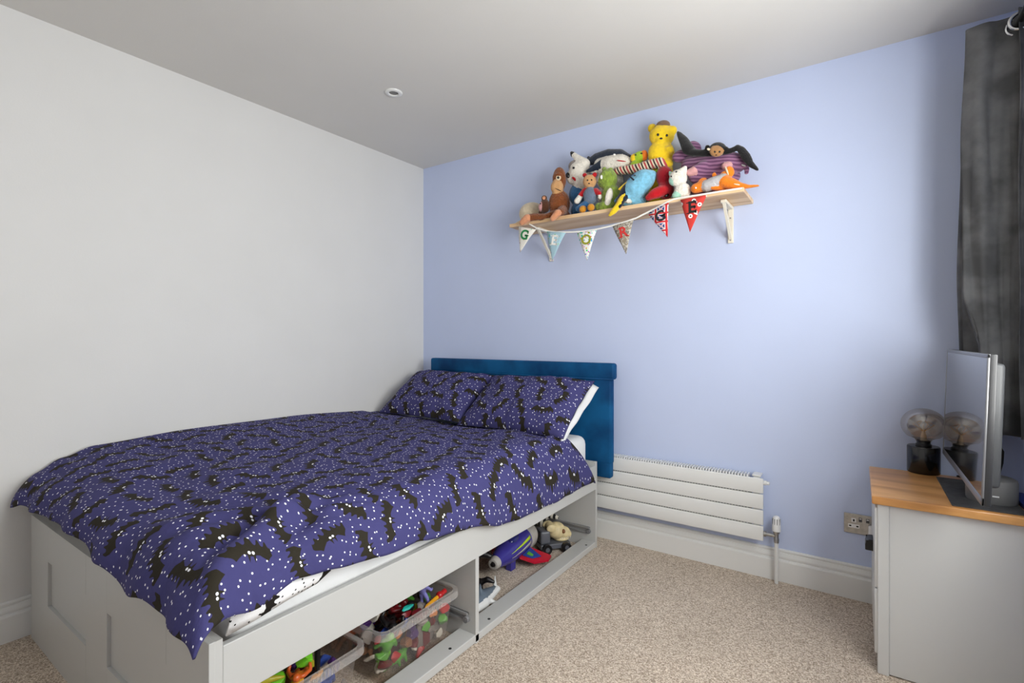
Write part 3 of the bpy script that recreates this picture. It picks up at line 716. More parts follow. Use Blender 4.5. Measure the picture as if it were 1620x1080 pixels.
def letter_mesh(chx):
    cu_ = bpy.data.curves.new('letter', 'FONT'); cu_.body = chx; cu_.align_x = 'CENTER'; cu_.align_y = 'CENTER'; cu_.size = 1; cu_.extrude = .02; cu_.offset = .028
    o = bpy.data.objects.new('letter', cu_); COL.objects.link(o); dg = bpy.context.evaluated_depsgraph_get()
    me_ = bpy.data.meshes.new_from_object(o.evaluated_get(dg)); bpy.data.objects.remove(o); bpy.data.curves.remove(cu_)
    bm_ = bmesh.new(); bm_.from_mesh(me_)
    def ser(x0, y0, x1, y1):
        r = bmesh.ops.create_cube(bm_, size=1)
        for v in r['verts']: v.co = Vector(((x0 + x1) / 2 + v.co.x * (x1 - x0), (y0 + y1) / 2 + v.co.y * (y1 - y0), v.co.z * .04))
    # slab serifs
    if chx == 'E':
        ser(-.34, .30, -.16, .36); ser(-.34, -.36, -.16, -.30); ser(.2, .18, .27, .36); ser(.2, -.36, .27, -.16); ser(.12, -.09, .18, .1)
    if chx == 'R': ser(-.38, .30, -.2, .36); ser(-.38, -.36, -.12, -.30); ser(.16, -.36, .42, -.30)
    if chx == 'G': ser(.26, .16, .33, .36); ser(.08, -.03, .40, .04)
    bm_.to_mesh(me_); bm_.free(); return me_
for chx, a, b, c_, fm, lc, lab in FL:
    A, B, C_ = at(*a, BY - .002), at(*b, BY - .002), at(*c_, BY - .002)
    fl = MB(); nn = 8; G = []
    ctr = (A + B + C_) / 3
    for r in range(nn + 1):
        t_ = r / nn; L_, R_ = A.lerp(C_, t_), B.lerp(C_, t_); row = []
        for k in range(5):
            p = L_.lerp(R_, k / 4); p.y -= .005 * math.sin(k / 4 * math.pi) * (1 - t_) + .004 * math.sin(t_ * 5); row.append(fl.bm.verts.new(p - ctr))
        G.append(row)
    for r in range(nn):
        for k in range(4):
            if r == nn - 1: continue
            fl.bm.faces.new((G[r][k], G[r + 1][k], G[r + 1][k + 1], G[r][k + 1]))
    tip = G[nn][2]
    for k in range(4): fl.bm.faces.new((G[nn - 1][k], tip, G[nn - 1][k + 1]))
    bmesh.ops.delete(fl.bm, geom=[v for v in fl.bm.verts if not v.link_faces], context='VERTS')
    fo = fl.build('pennant', fm, bunt, True); fo.matrix_parent_inverse = Matrix.Identity(4); fo.location = ctr - bunt.location
    fo.modifiers.new('thickness', 'SOLIDIFY').thickness = .0015
    fo['label'] = lab
    wdt = (B - A); up = (A + B) / 2 - C_; hgt = up.length
    ex = wdt.normalized(); ez = Vector((0, -1, 0)); ey = ez.cross(ex).normalized()
    if ey.z < 0: ey = -ey
    pos = (A + B) / 2 - up * .30 + Vector((0, -.0075, 0))
    me_ = letter_mesh(chx); s_ = wdt.length * .62
    me_.transform(Matrix.Translation(pos) @ Matrix((ex, ey, ez)).transposed().to_4x4() @ Matrix.Diagonal((s_, s_, .03, 1)))
    lo = bpy.data.objects.new('letter', me_); COL.objects.link(lo); me_.materials.clear(); me_.materials.append(mat('letter_felt_%d%d%d' % lc, lc, .8))
    lo.parent = fo; lo.matrix_parent_inverse = Matrix.Translation(-ctr)

# ------------------------------------------------------------------ soft toys: blended bodies
PEND = []
class Toy:
    """body = blobs fused into one continuous skin (colour by nearest blob); small features are child parts"""
    def __init__(s, name, label, cat, voxel=.0055, group=None, clampz=None, smooth=4):
        s.root = thing(name, label, cat, (0, 0, 0), group); s.blobs = []; s.parts = []; s.vox = voxel; s.clampz = clampz; s.smooth = smooth; s.nudge = (0, 0, 0)
    def E(s, c, r, m, rot=None):                       # ellipsoid in world axes or given rotation matrix
        r = (r, r, r) if isinstance(r, (int, float)) else r
        s.blobs.append((Vector(c), Vector(r), rot or Matrix.Identity(3), m)); return s
    def e(s, px, py, Y, rx, ru, m, rf=None, ang=0):    # ellipsoid facing the photographer, pixel radii at that depth
        c_ = at(px, py, Y); k = (c_ - CAM).dot(CF) / FPX
        rot = Matrix((CR, CF, CU)).transposed() @ Matrix.Rotation(math.radians(-ang), 3, 'Y')
        rf = min(rx, ru) * .85 if rf is None else rf
        return s.E(c_, (rx * k, rf * k, ru * k), m, rot)
    def chain(s, P, m, world=False, flat=None):
        Q = []
        for p in P:
            if world: Q.append((Vector(p[:3]), p[3]))
            else:
                c_ = at(p[0], p[1], p[2]); Q.append((c_, p[3] * (c_ - CAM).dot(CF) / FPX))
        for (a, ra), (b, rb_) in zip(Q, Q[1:]):
            n_ = max(2, int((b - a).length / (min(ra, rb_) * .6)) + 1)
            for i in range(n_ + 1):
                t_ = i / n_; r = ra + (rb_ - ra) * t_
                s.E(a.lerp(b, t_), (r, r * (flat or 1), r), m, Matrix((CR, CF, CU)).transposed() if flat else None)
        return s
    def part(s, name, px, py, Y, rx, ru, m, rf=None, ang=0):
        s.parts.append((name, px, py, Y, rx, ru, m, rf, ang)); return s
    def done(s):
        m = MB()
        for c_, r, rot, _ in s.blobs: m.ball(c_, tuple(r), 3 if max(r) > .02 else 2, rot)
        me_ = bpy.data.meshes.new('tmp'); m.bm.to_mesh(me_); m.bm.free()
        o = bpy.data.objects.new('tmp', me_); COL.objects.link(o)
        rm = o.modifiers.new('r', 'REMESH'); rm.mode = 'VOXEL'; rm.voxel_size = s.vox
        if s.smooth:
            q = o.modifiers.new('s', 'SMOOTH'); q.iterations = s.smooth; q.factor = .5
        s.tmp = o; PEND.append(s); return s
    def finish(s, dg):
        me_ = bpy.data.meshes.new_from_object(s.tmp.evaluated_get(dg)); bpy.data.objects.remove(s.tmp)
        me_.name = 'body'
        mats = []
        for b in s.blobs:
            if b[3] not in mats: mats.append(b[3])
        me_.materials.clear()
        for x in mats: me_.materials.append(x)
        nf = len(me_.polygons); ce = np.zeros(nf * 3); me_.polygons.foreach_get('center', ce); ce = ce.reshape(-1, 3)
        best = np.full(nf, 1e9); idx = np.zeros(nf, int)
        for c_, r, rot, mm in s.blobs:
            R_ = np.array(rot); q = (ce - np.array(c_)) @ R_ / np.array(r)
            d = (np.linalg.norm(q, axis=1) - 1) * min(r); k = d < best - 1e-5; best[k] = d[k]; idx[k] = mats.index(mm)
        me_.polygons.foreach_set('material_index', idx); me_.polygons.foreach_set('use_smooth', [True] * nf)
        nv = len(me_.vertices); co = np.zeros(nv * 3); me_.vertices.foreach_get('co', co); co = co.reshape(-1, 3)
        if s.clampz is not None: co[:, 2] = np.where((co[:, 1] > SHY - .004) | (s.clampz < 1), np.maximum(co[:, 2], s.clampz), co[:, 2]); me_.vertices.foreach_set('co', co.ravel())
        co = co + np.array(s.nudge)
        me_.vertices.foreach_set('co', co.ravel()); lo, hi = co.min(0), co.max(0); base = Vector(((lo[0] + hi[0]) / 2, (lo[1] + hi[1]) / 2, lo[2]))
        s.root.location = base
        def add(name, mesh, m):
            o = bpy.data.objects.new(name, mesh); COL.objects.link(o); o.parent = s.root; o.matrix_parent_inverse = Matrix.Translation(-base)
            if m: mesh.materials.append(m)
            return o
        add('body', me_, None)
        for name, px, py, Y, rx, ru, m, rf, ang in s.parts:
            c_ = at(px, py, Y); k = (c_ - CAM).dot(CF) / FPX
            # seat the feature on the skin: march along the view ray to the body surface
            rot = Matrix((CR, CF, CU)).transposed() @ Matrix.Rotation(math.radians(-ang), 3, 'Y')
            dv = (c_ - CAM).normalized(); rel = co - np.array(CAM); tt = rel @ np.array(dv); off = np.linalg.norm(rel - tt[:, None] * np.array(dv), axis=1)
            near = off < max(s.vox * 1.6, .004)
            if near.any(): c_ = CAM + dv * (tt[near].min() + .0005)
            rf_ = (rf if rf is not None else min(rx, ru) * .5) * k
            mb = MB().ball(c_, (rx * k, rf_, ru * k), 2, rot); mm = bpy.data.meshes.new(name); mb.bm.to_mesh(mm); mb.bm.free()
            mm.polygons.foreach_set('use_smooth', [True] * len(mm.polygons)); add(name, mm, m)

def plush(name, col, var=.10, bump=.5, bs=220): return mat('plush_' + name, col, .95, var=var, vscale=60, bump=bump, bscale=bs, sheen=.35, spec=.1)
P_cream = plush('cream', (226, 210, 182)); P_brown = plush('chestnut', (130, 72, 36), .2, .9, 120); P_tan = plush('tan', (206, 158, 108)); P_skin = plush('peach', (214, 148, 110))
P_dbrown = plush('dark_brown', (84, 52, 34)); P_white = plush('white', (240, 234, 222), .08, .8, 140); P_grey = plush('grey', (138, 128, 124)); P_black = plush('black', (26, 25, 26))
P_blue = plush('denim_blue', (56, 104, 150)); P_navy = plush('navy', (36, 46, 62)); P_red = plush('red', (186, 24, 34)); P_dred = plush('dark_red', (150, 20, 34)); P_orange = plush('orange', (238, 132, 34))
P_green = plush('moss_green', (140, 164, 66), .25, 1.0, 110); P_lblue = plush('sky_blue', (128, 190, 218), .22); P_yellow = plush('yellow', (246, 208, 40)); P_lime = plush('lime', (160, 192, 50)); P_mint = plush('mint', (172, 218, 200))
P_pink = plush('pink', (216, 160, 160)); P_dnavy = plush('ink', (22, 30, 48)); P_mid = plush('mid_blue', (30, 110, 180)); P_bgrey = plush('slate_blue', (104, 118, 138)); P_capb = plush('khaki_brown', (122, 96, 76)); P_ochre = plush('ochre', (206, 140, 40))
P_oran2 = plush('amber', (226, 120, 40)); M_silver = mat('shiny_silver_fabric', (200, 198, 200), .35, .3, bump=.4, bscale=90)
P_fox = plush('tan_brown', (176, 130, 84))
M_eye = mat('glossy_black_eye', (10, 9, 9), .1); M_eyew = mat('eye_white', (238, 236, 230), .3)
def stripes(name, cols, scale, axis):
    m = bpy.data.materials.new(name); m.use_nodes = True; n = N(m); b = m.node_tree.nodes['Principled BSDF']
    tc = n.new('ShaderNodeTexCoord'); sp = n.new('ShaderNodeSeparateXYZ'); n.put(sp.inputs[0], tc.outputs['Object'])
    nz = n.new('ShaderNodeTexNoise'); nz.inputs['Scale'].default_value = 12; n.put(nz.inputs['Vector'], tc.outputs['Object'])
    v = n.m('ADD', n.m('ADD', n.m('MULTIPLY', sp.outputs[0], axis[0]), n.m('MULTIPLY', sp.outputs[2], axis[2])), n.m('MULTIPLY', nz.outputs['Fac'], .012))
    r = n.new('ShaderNodeValToRGB'); n.put(r.inputs[0], n.m('FRACT', n.m('MULTIPLY', v, scale))); r.color_ramp.interpolation = 'CONSTANT'
    e = r.color_ramp.elements; e[0].color = rgb(*cols[0]); e[1].position = 1 / len(cols); e[1].color = rgb(*cols[1])
    for i in range(2, len(cols)): q = e.new(i / len(cols)); q.color = rgb(*cols[i])
    n.put(b.inputs['Base Color'], r.outputs[0]); b.inputs['Roughness'].default_value = .9; b.inputs['Sheen Weight'].default_value = .3
    return m
P_stripe = stripes('striped_jersey', [(226, 208, 180), (40, 30, 34), (226, 208, 180), (190, 50, 60)], 34, (.9, 0, .35))
P_purple = stripes('purple_corduroy', [(104, 62, 98), (150, 106, 138)], 62, (.12, 0, 1))

CZS = SZ1 + .001
T = lambda *a, **k: Toy(*a, clampz=CZS, group='soft toys piled on the wall shelf', **k)
t = T('soft_hat', 'cream padded hat at the end of the shelf beside the ape', 'hat')
t.e(842, 338, -.10, 21, 18, P_cream, 17).e(839, 352, -.11, 25, 5, P_cream, 20, 6).done()
t = T('plush_ape', 'chestnut brown plush ape with tan face and long hanging limbs', 'plush toy')
t.e(885, 284, -.160, 11, 20, P_brown, 9).e(881, 296, -.187, 10, 12, P_tan, 7).e(883, 280, -.172, 9, 8, P_brown, 8).e(885, 322, -.16, 17, 22, P_brown, 12).e(884, 343, -.165, 19, 13, P_brown, 13)
t.chain([(880, 340, -.2, 8), (863, 345, -.236, 7), (846, 344, -.246, 7), (834, 345, -.255, 6)], P_brown).chain([(834, 345, -.268, 6.5), (826, 352, -.275, 5)], P_skin)
t.chain([(890, 333, -.195, 8), (886, 336, -.235, 7)], P_brown).chain([(882, 337, -.262, 6), (874, 346, -.273, 4.5)], P_skin)
t.part('eye_ring', 883.5, 281, -.16, 4.2, 4.2, P_cream, .8).part('eye', 883, 281, -.17, 2.2, 2.4, M_eye, 2).part('mouth', 883, 300, -.17, 6, .7, P_dbrown, .8, -25).done()
t = T('plush_monkey', 'little brown baby monkey plush lying against the ape', 'plush toy', voxel=.004)
t.e(862, 326, -.205, 8.5, 11, P_dbrown, 7).e(857, 326, -.218, 5, 8, P_pink, 5, -15).e(861, 313.5, -.207, 5, 5, P_dbrown, 3.5).e(855, 336, -.207, 3.5, 4, P_dbrown, 3)
t.part('ear_lining', 860.5, 313, -.22, 2.8, 2.8, P_skin, 1).part('eye', 855, 322, -.23, 1.2, 1.2, M_eye).done()
t = T('plush_husky', 'white and grey plush husky head with one tall black-tipped ear', 'plush toy')
t.e(917, 273, -.10, 17, 18, P_white, 13).e(906, 280, -.108, 10.5, 12, P_white, 9).e(920, 288, -.10, 14, 14, P_white, 12).e(908, 263, -.105, 9, 9, P_grey, 8, 30)
t.chain([(925, 259, -.1, 9), (915, 251, -.1, 6), (909, 246, -.1, 5)], P_white, flat=.6).chain([(907, 244.5, -.1, 5), (904, 241.5, -.1, 3)], P_black, flat=.6)
t.e(914, 308, -.095, 14, 18, P_blue, 12).e(917, 333, -.095, 14, 14, P_blue, 12)
t.part('nose', 898.5, 277, -.15, 3.4, 4.6, M_eye, None, 15).part('eye', 907.5, 265.5, -.15, 1.8, 2, M_eye).part('mouth', 908.5, 283, -.15, 5, 2, P_red, 1.2, -45).done()
t = T('plush_shark', 'navy and white plush shark lying on top of the pile', 'plush toy')
t.chain([(931, 257, -.05, 5), (945, 251, -.055, 9), (963, 247, -.06, 11), (980, 247, -.06, 11), (993, 252, -.06, 8)], P_navy)
t.chain([(950, 262, -.075, 11), (966, 262, -.085, 15), (982, 258, -.085, 13), (994, 257, -.08, 7)], P_white).chain([(958, 256, -.1, 7), (945, 263, -.125, 6), (929, 271, -.14, 3)], P_navy, flat=.5).chain([(950, 269, -.11, 6), (936, 272, -.13, 3)], P_white, flat=.5)
t.e(931, 249.5, -.05, 3, 3, P_navy).e(965, 285, -.06, 22, 16, P_white, 14).e(965, 310, -.06, 20, 20, P_white, 14).e(965, 335, -.05, 20, 16, P_white, 12)
t.part('eye', 972, 244.5, -.1, 2, 1.6, M_eyew).part('mouth', 983, 254.5, -.12, 8, 1, P_red, .8, -8).part('gill', 984, 268, -.12, 8, .9, P_red, .8, -25).part('gill', 985, 272, -.12, 8, .9, P_red, .8, -25).done()
t = T('plush_doll', 'small plain teddy in a red top and slate blue dungarees', 'plush toy', voxel=.004)
t.e(933, 287, -.2, 11, 11, P_tan, 9).e(925, 277, -.2, 4, 4, P_red, 3).e(941, 276, -.2, 4, 4, P_red, 3).e(934, 310, -.205, 11, 14, P_bgrey, 9)
t.chain([(925, 302, -.2, 5), (919, 309, -.21, 4.5)], P_red).chain([(918, 311, -.21, 4.5), (913, 318, -.215, 5)], P_white).chain([(943, 302, -.2, 5), (948, 306, -.21, 4)], P_red).e(949, 311, -.21, 3.5, 4.5, P_white)
t.chain([(928, 322, -.21, 6), (915, 330, -.22, 5)], P_blue).e(922, 331, -.235, 6, 5.5, P_ochre).e(935, 328, -.24, 6, 6, P_ochre).e(928, 334, -.21, 12, 8, P_blue)
t.part('eye', 929.5, 285, -.22, 1.2, 1.4, M_eye).part('eye', 936, 284.5, -.22, 1.2, 1.4, M_eye).part('nose', 932, 290, -.22, 1.6, 1.2, M_eye).done()
t = T('plush_dinosaur', 'shaggy moss green plush dinosaur with a white belly spike', 'plush toy')
t.e(962, 284, -.17, 15, 17, P_green, 13).e(952, 288, -.185, 6, 9, P_green, 7).e(967, 313, -.165, 16, 22, P_green, 14).e(961, 328, -.19, 14, 12, P_green, 11).e(947, 327, -.2, 6, 7, P_green, 6).e(963, 310, -.222, 5.5, 14, P_white, 4, -12).e(956, 268, -.17, 4, 5, P_green).e(966, 268, -.17, 4, 4, P_green)
t.part('eye', 951.5, 280, -.2, 2, 3.6, M_eyew).part('nostril', 949.5, 291, -.21, .9, .9, M_eye).done()
t = T('plush_macaw', 'sky blue plush macaw with yellow tail hanging over the shelf edge', 'plush toy')
t.chain([(1030, 278, -.18, 9), (1018, 285, -.19, 17), (1005, 300, -.2, 18), (994, 315, -.2, 11), (990, 322, -.2, 6)], P_lblue)
t.chain([(1002, 285, -.205, 5), (992, 298, -.225, 7), (983, 314, -.235, 7), (977, 328, -.25, 6)], P_dnavy).chain([(992, 291, -.22, 4), (980, 299, -.23, 2.5)], P_yellow)
t.chain([(1008, 276, -.2, 5), (996, 286, -.215, 4)], P_mid).chain([(987, 309, -.24, 4), (980, 323, -.268, 5.5), (971, 334, -.275, 5), (965, 340, -.276, 3)], P_yellow).e(964, 341, -.276, 2.2, 2.2, P_dnavy).chain([(990, 312, -.248, 3), (981, 326, -.276, 3)], P_dnavy).chain([(982, 310, -.235, 4), (974, 318, -.24, 3)], P_mid).e(994, 318, -.23, 5, 4, P_white)
t.e(1008, 318, -.18, 14, 12, P_lblue, 11)
t.part('eye', 1004, 277.5, -.22, 2, 1.2, M_eye).part('wing_band', 1001, 283, -.22, 7, 1.3, P_dnavy, 1, -40).done()
t = T('plush_parrot', 'small yellow, green and orange plush parrot beneath the yellow bear', 'plush toy', voxel=.004)
t.e(1012, 248, -.09, 9, 9, P_lime, 7).e(1019, 246, -.085, 6, 9, P_oran2, 5).e(1003, 250, -.1, 6, 7, P_yellow, 5).e(1006, 261, -.1, 9, 7, P_lime, 6).e(999, 264, -.105, 5, 5, P_yellow, 4).e(1014, 275, -.07, 10, 14, P_lime, 6).e(1014, 300, -.06, 10, 14, P_lime, 7).e(1014, 325, -.05, 10, 14, P_lime, 7)
t.part('eye', 1015, 242.5, -.12, 1.8, 1.2, M_eye).part('eye', 1005.5, 245, -.12, 1.5, 1.2, M_eye).done()
t = T('plush_snake', 'striped plush snake coiled between parrot and bear', 'plush toy', voxel=.004)
t.chain([(978, 270, -.135, 6), (992, 269, -.13, 7), (1012, 266, -.13, 8), (1030, 260, -.13, 8), (1044, 257, -.13, 8), (1049, 264, -.13, 7), (1044, 271, -.135, 5)], P_stripe).e(1039, 271, -.145, 4, 3, P_lime).done()
t = T('plush_crab', 'red plush crab with a bright red claw on the board', 'plush toy')
t.e(1051, 279, -.165, 13, 17, P_dred, 11).e(1053, 300, -.165, 13, 16, P_dred, 11).e(1042, 304, -.203, 19, 9, P_red, 8, 22).e(1029, 311, -.213, 9, 6, P_red, 6, 25)
t.part('eye', 1055, 309, -.22, 4, 2.5, M_eye, None, 25).done()
t = T('teddy_bear', 'large yellow plush bear in a brown cap sitting highest', 'plush toy')
t.e(1047, 215, -.07, 20, 17, P_yellow, 15).e(1046, 243, -.07, 21, 21, P_yellow, 15).e(1034, 235, -.095, 8, 6, P_yellow, 6, 20).e(1059, 237, -.095, 8, 6, P_yellow, 6, -20).e(1032, 203, -.065, 7.5, 7.5, P_yellow, 5).e(1064, 206, -.065, 7.5, 7.5, P_yellow, 5)
t.e(1034, 258, -.08, 9, 8, P_yellow, 8).e(1056, 259, -.08, 9, 8, P_yellow, 8).e(1045, 270, -.06, 20, 18, P_yellow, 13).e(1045, 298, -.05, 20, 18, P_yellow, 12).e(1045, 322, -.05, 20, 14, P_yellow, 12).e(1049, 199, -.068, 11.5, 8, P_capb, 11)
t.e(1045, 221, -.105, 7, 5, P_yellow, 5)
t.part('eye', 1041, 213, -.11, 2, 2.2, M_eye).part('eye', 1055, 214, -.11, 2, 2.2, M_eye).part('nose', 1046, 219, -.12, 2.4, 1.7, M_eye).done()
t = T('plush_kitten', 'pale mint and white plush kitten sitting upright on the shelf', 'plush toy', voxel=.0045)
t.e(1073, 282, -.21, 14, 14, P_white, 11).e(1066, 285, -.22, 8, 9, P_mint, 8).chain([(1080, 272, -.21, 7), (1084, 265, -.21, 3.5)], P_white, flat=.7).chain([(1062, 276, -.21, 4), (1059.5, 272, -.21, 2)], P_mint).e(1080, 302, -.205, 13, 13, P_white, 11).e(1074, 309, -.215, 11, 8, P_mint, 8).e(1082, 308, -.21, 9, 7, P_white, 8).e(1080, 293, -.225, 5, 4, P_white, 4)
t.part('eye', 1070, 271.5, -.24, 1.5, 1.5, M_eye).part('eye', 1062, 279, -.24, 1.2, 1.4, M_eye).done()
t = T('plush_elephant', 'purple corduroy plush elephant lying on its side', 'plush toy')
t.chain([(1093, 262, -.1, 15), (1118, 262, -.1, 20), (1148, 259, -.1, 20), (1166, 258, -.1, 15)], P_purple).e(1078, 247, -.1, 15, 10, P_purple, 9, 12).e(1097, 235, -.09, 13, 12, P_purple, 8, -25).e(1130, 278, -.1, 42, 20, P_purple, 14).e(1130, 300, -.1, 40, 14, P_purple, 14)
t.chain([(1168, 254, -.1, 8), (1178, 258, -.11, 6), (1182, 268, -.11, 4), (1181, 273, -.11, 3.5)], P_purple).chain([(1113, 262, -.16, 8), (1101, 268, -.18, 7)], P_purple).chain([(1098, 270, -.185, 7), (1091, 272.5, -.19, 6)], P_pink).chain([(1152, 262, -.15, 6), (1147, 263, -.165, 6)], P_pink)
t.part('care_label', 1178, 262, -.17, 6, 1.4, M_eyew, .6, -18).done()
t = T('plush_bat', 'black plush bat with tan face and spread wings on the elephant', 'plush toy', voxel=.0045); t.nudge = (0, -.008, .003)
t.e(1136, 238, -.165, 14, 11, P_black, 9).e(1134, 241, -.185, 11, 9, P_fox, 6).e(1120, 235, -.165, 4.5, 4.5, P_black, 3).e(1149, 237, -.165, 4.5, 4, P_black, 3)
t.chain([(1126, 244, -.165, 6), (1112, 244, -.165, 6), (1098, 243, -.16, 6)], P_black, flat=.5).chain([(1098, 243, -.155, 7), (1089, 237, -.15, 10), (1083, 225, -.14, 8), (1076, 215, -.13, 5), (1073, 211, -.13, 2.5)], P_black, flat=.4)
t.chain([(1148, 243, -.165, 4), (1160, 239, -.16, 5), (1168, 234, -.15, 4)], P_black, flat=.5).chain([(1167, 233, -.15, 3.5), (1174, 240, -.15, 7), (1181, 250, -.15, 8), (1188, 261, -.15, 6), (1199, 270, -.15, 3)], P_black, flat=.4)
t.part('eye', 1131, 240, -.2, 1.6, 1.6, M_eye).part('eye', 1138.5, 240, -.2, 1.6, 1.6, M_eye).part('nose', 1133, 245, -.2, 1.5, 1, P_dbrown).part('ear_lining', 1121, 236, -.2, 3, 2, P_cream, .8, -20).done()
t = T('plush_dragon', 'bright orange plush dragon with a shiny silver middle and long tail', 'plush toy', voxel=.0045)
t.chain([(1101, 298, -.22, 8), (1110, 295, -.215, 9), (1118, 293, -.215, 9)], P_orange).chain([(1119, 294, -.22, 10), (1130, 289, -.22, 10), (1143, 284, -.22, 9)], M_silver).chain([(1146, 287, -.22, 10), (1158, 291, -.22, 9), (1170, 294, -.22, 6), (1184, 296, -.22, 4), (1199, 294, -.22, 2.5)], P_orange)
t.e(1155, 271, -.215, 7, 9, P_orange, 4, 15).e(1147, 276, -.21, 7, 6, P_orange, 6).e(1130, 277, -.205, 4, 5, P_orange, 3).e(1140, 297, -.21, 16, 5, P_orange, 6).e(1112, 285, -.21, 7, 4, P_orange, 4, 15)
t.part('frill', 1150, 270, -.24, 1.5, 8, P_cream, 1, 20).part('tail_dots', 1168, 292, -.24, 8, 1.0, P_cream, .8, -10).part('eye', 1101, 297, -.24, 1.4, 1.6, M_eyew).done()

# ------------------------------------------------------------------ plastic boxes under the bed
def rrect(x0, x1, y0, y1, r, z, n=5):
    out = []
    for cx, cy, a0 in ((x1 - r, y1 - r, 0), (x0 + r, y1 - r, 90), (x0 + r, y0 + r, 180), (x1 - r, y0 + r, 270)):
        for k in range(n + 1):
            a = math.radians(a0 + 90 * k / n); out.append(Vector((cx + r * math.cos(a), cy + r * math.sin(a), z)))
    return out
def loft(m, loops):
    R_ = [[m.bm.verts.new(p) for p in L_] for L_ in loops]; n_ = len(R_[0])
    for A, B in zip(R_, R_[1:]):
        for k in range(n_): m.bm.faces.new((A[k], A[(k + 1) % n_], B[(k + 1) % n_], B[k]))
    return R_
def storage_box(label, y0, y1, x0=1.00, x1=1.385, zt=.195):
    t = thing('storage_box', label, 'storage box', ((x0 + x1) / 2, (y0 + y1) / 2, .001))
    s = .022
    m = MB(); R_ = loft(m, [rrect(x0 - .0, x1 - .0, y0, y1, .03, zt), rrect(x0 + s, x1 - s, y0 + s, y1 - s, .03, .006)]); m.bm.faces.new(R_[-1])
    m.build('tub', M_bin, t, True)
    m = MB(); loft(m, [rrect(x0 + .001, x1 - .001, y0 + .001, y1 - .001, .03, zt - .004), rrect(x0, x1, y0, y1, .03, zt + .002), rrect(x0 - .016, x1 + .016, y0 - .016, y1 + .016, .042, zt + .002), rrect(x0 - .018, x1 + .018, y0 - .018, y1 + .018, .044, zt - .022)])
    rim = m.build('rim', M_binrim, t, 40)
    k = y0 + .06
    while k < y1 - .06:
        MB().box((x1 + .0175, k, zt - .02), (x1 + .0195, k + .002, zt)).build('rim_rib', M_binrim, rim); k += .012 if abs(k - (y0 + y1) / 2) < .07 else .05
    return (x0 + s, x1 - s, y0 + s, y1 - s)
I2 = storage_box('clear plastic box of toys next to the bay divider', -1.594, -1.236, x1=1.398)
I1 = storage_box('clear plastic box of toys towards the foot end of the bed', -2.03, -1.665)

PL = lambda name, col, r=.35: mat('toy_' + name, col, r)
TC = {'lime green': PL('lime', (116, 200, 44)), 'olive yellow': PL('olive', (168, 160, 40)), 'purple': PL('purple', (72, 40, 104)), 'black': PL('black', (24, 22, 24)), 'orange': PL('orange', (196, 88, 34)), 'royal blue': PL('blue', (44, 70, 148)),
      'silver': mat('toy_silver', (170, 168, 172), .25, .8), 'red': PL('red', (176, 30, 32)), 'dark red': PL('dkred', (110, 20, 26)), 'turquoise': PL('turq', (40, 178, 166)), 'lilac': PL('lilac', (126, 124, 190)), 'amber yellow': PL('amber', (226, 160, 30)),
      'grey': PL('grey', (132, 126, 122)), 'white': PL('white', (222, 218, 206)), 'green': PL('green', (92, 164, 60)), 'brown': PL('brown', (128, 84, 52)), 'pale orange': PL('peach', (206, 136, 84))}
def figure(label, c_, col, col2, s=1.0, rot=(0, 0, 0), grp=None):
    t = Toy('action_figure', label, 'toy figure', .0045 * max(.7, s), grp, .004, 2); R_ = Euler(rot).to_matrix(); c_ = Vector(c_)
    w = lambda x, y, z: tuple(c_ + R_ @ (Vector((x, y, z)) * s))
    t.E(w(0, 0, .045), .014 * s, TC[col2]).E(w(0, 0, .015), (.018 * s, .012 * s, .024 * s), TC[col], R_)
    for q in (-1, 1):
        t.chain([w(q * .018, 0, .03) + (.008 * s,), w(q * .034, .01, .005) + (.007 * s,), w(q * .030, .026, .0) + (.0065 * s,)], TC[col], True)
        t.chain([w(q * .009, 0, -.01) + (.010 * s,), w(q * .014, .004, -.035) + (.008 * s,), w(q * .016, -.002, -.06) + (.0085 * s,)], TC[col2], True)
    t.done()
def dino(label, c_, col, col2, s=1.0, rotz=0, name='dinosaur_figure', grp=None, clampz=.004):
    t = Toy(name, label, 'toy dinosaur', .0045 * max(.7, s), grp, clampz, 2); R_ = Matrix.Rotation(rotz, 3, 'Z'); c_ = Vector(c_)
    w = lambda x, y, z: tuple(c_ + R_ @ (Vector((x, y, z)) * s))
    t.chain([w(-.10, 0, .012) + (.005 * s,), w(-.06, 0, .02) + (.011 * s,), w(-.02, 0, .03) + (.022 * s,), w(.02, 0, .036) + (.022 * s,), w(.045, 0, .05) + (.013 * s,), w(.065, 0, .06) + (.015 * s,), w(.095, 0, .052) + (.009 * s,)], TC[col], True)
    for x in (-.018, .026):
        for q in (-1, 1): t.chain([w(x, q * .015, .025) + (.011 * s,), w(x + .004, q * .02, .0) + (.0075 * s,)], TC[col2], True)
    for k in range(5): t.E(w(-.03 + k * .018, 0, .056), (.006 * s, .003 * s, .010 * s), TC[col2], R_)
    t.done()
def block(label, c_, col, r, seed, grp=None):
    rr = random.Random(seed); m = MB()
    for k in range(12):
        a, b = rr.random() * 6.28, math.acos(2 * rr.random() - 1)
        m.bm.verts.new(Vector(c_) + Vector((math.sin(b) * math.cos(a) * r[0], math.sin(b) * math.sin(a) * r[1], math.cos(b) * r[2])))
    g = bmesh.ops.convex_hull(m.bm, input=m.bm.verts[:]); bmesh.ops.delete(m.bm, geom=[v for v in m.bm.verts if not v.link_faces], context='VERTS')
    bmesh.ops.bevel(m.bm, geom=m.bm.edges[:], offset=min(r) * .09, segments=2, affect='EDGES')
    tag(m.build('toy_rock', TC[col], None, 40), label, 'toy', grp)
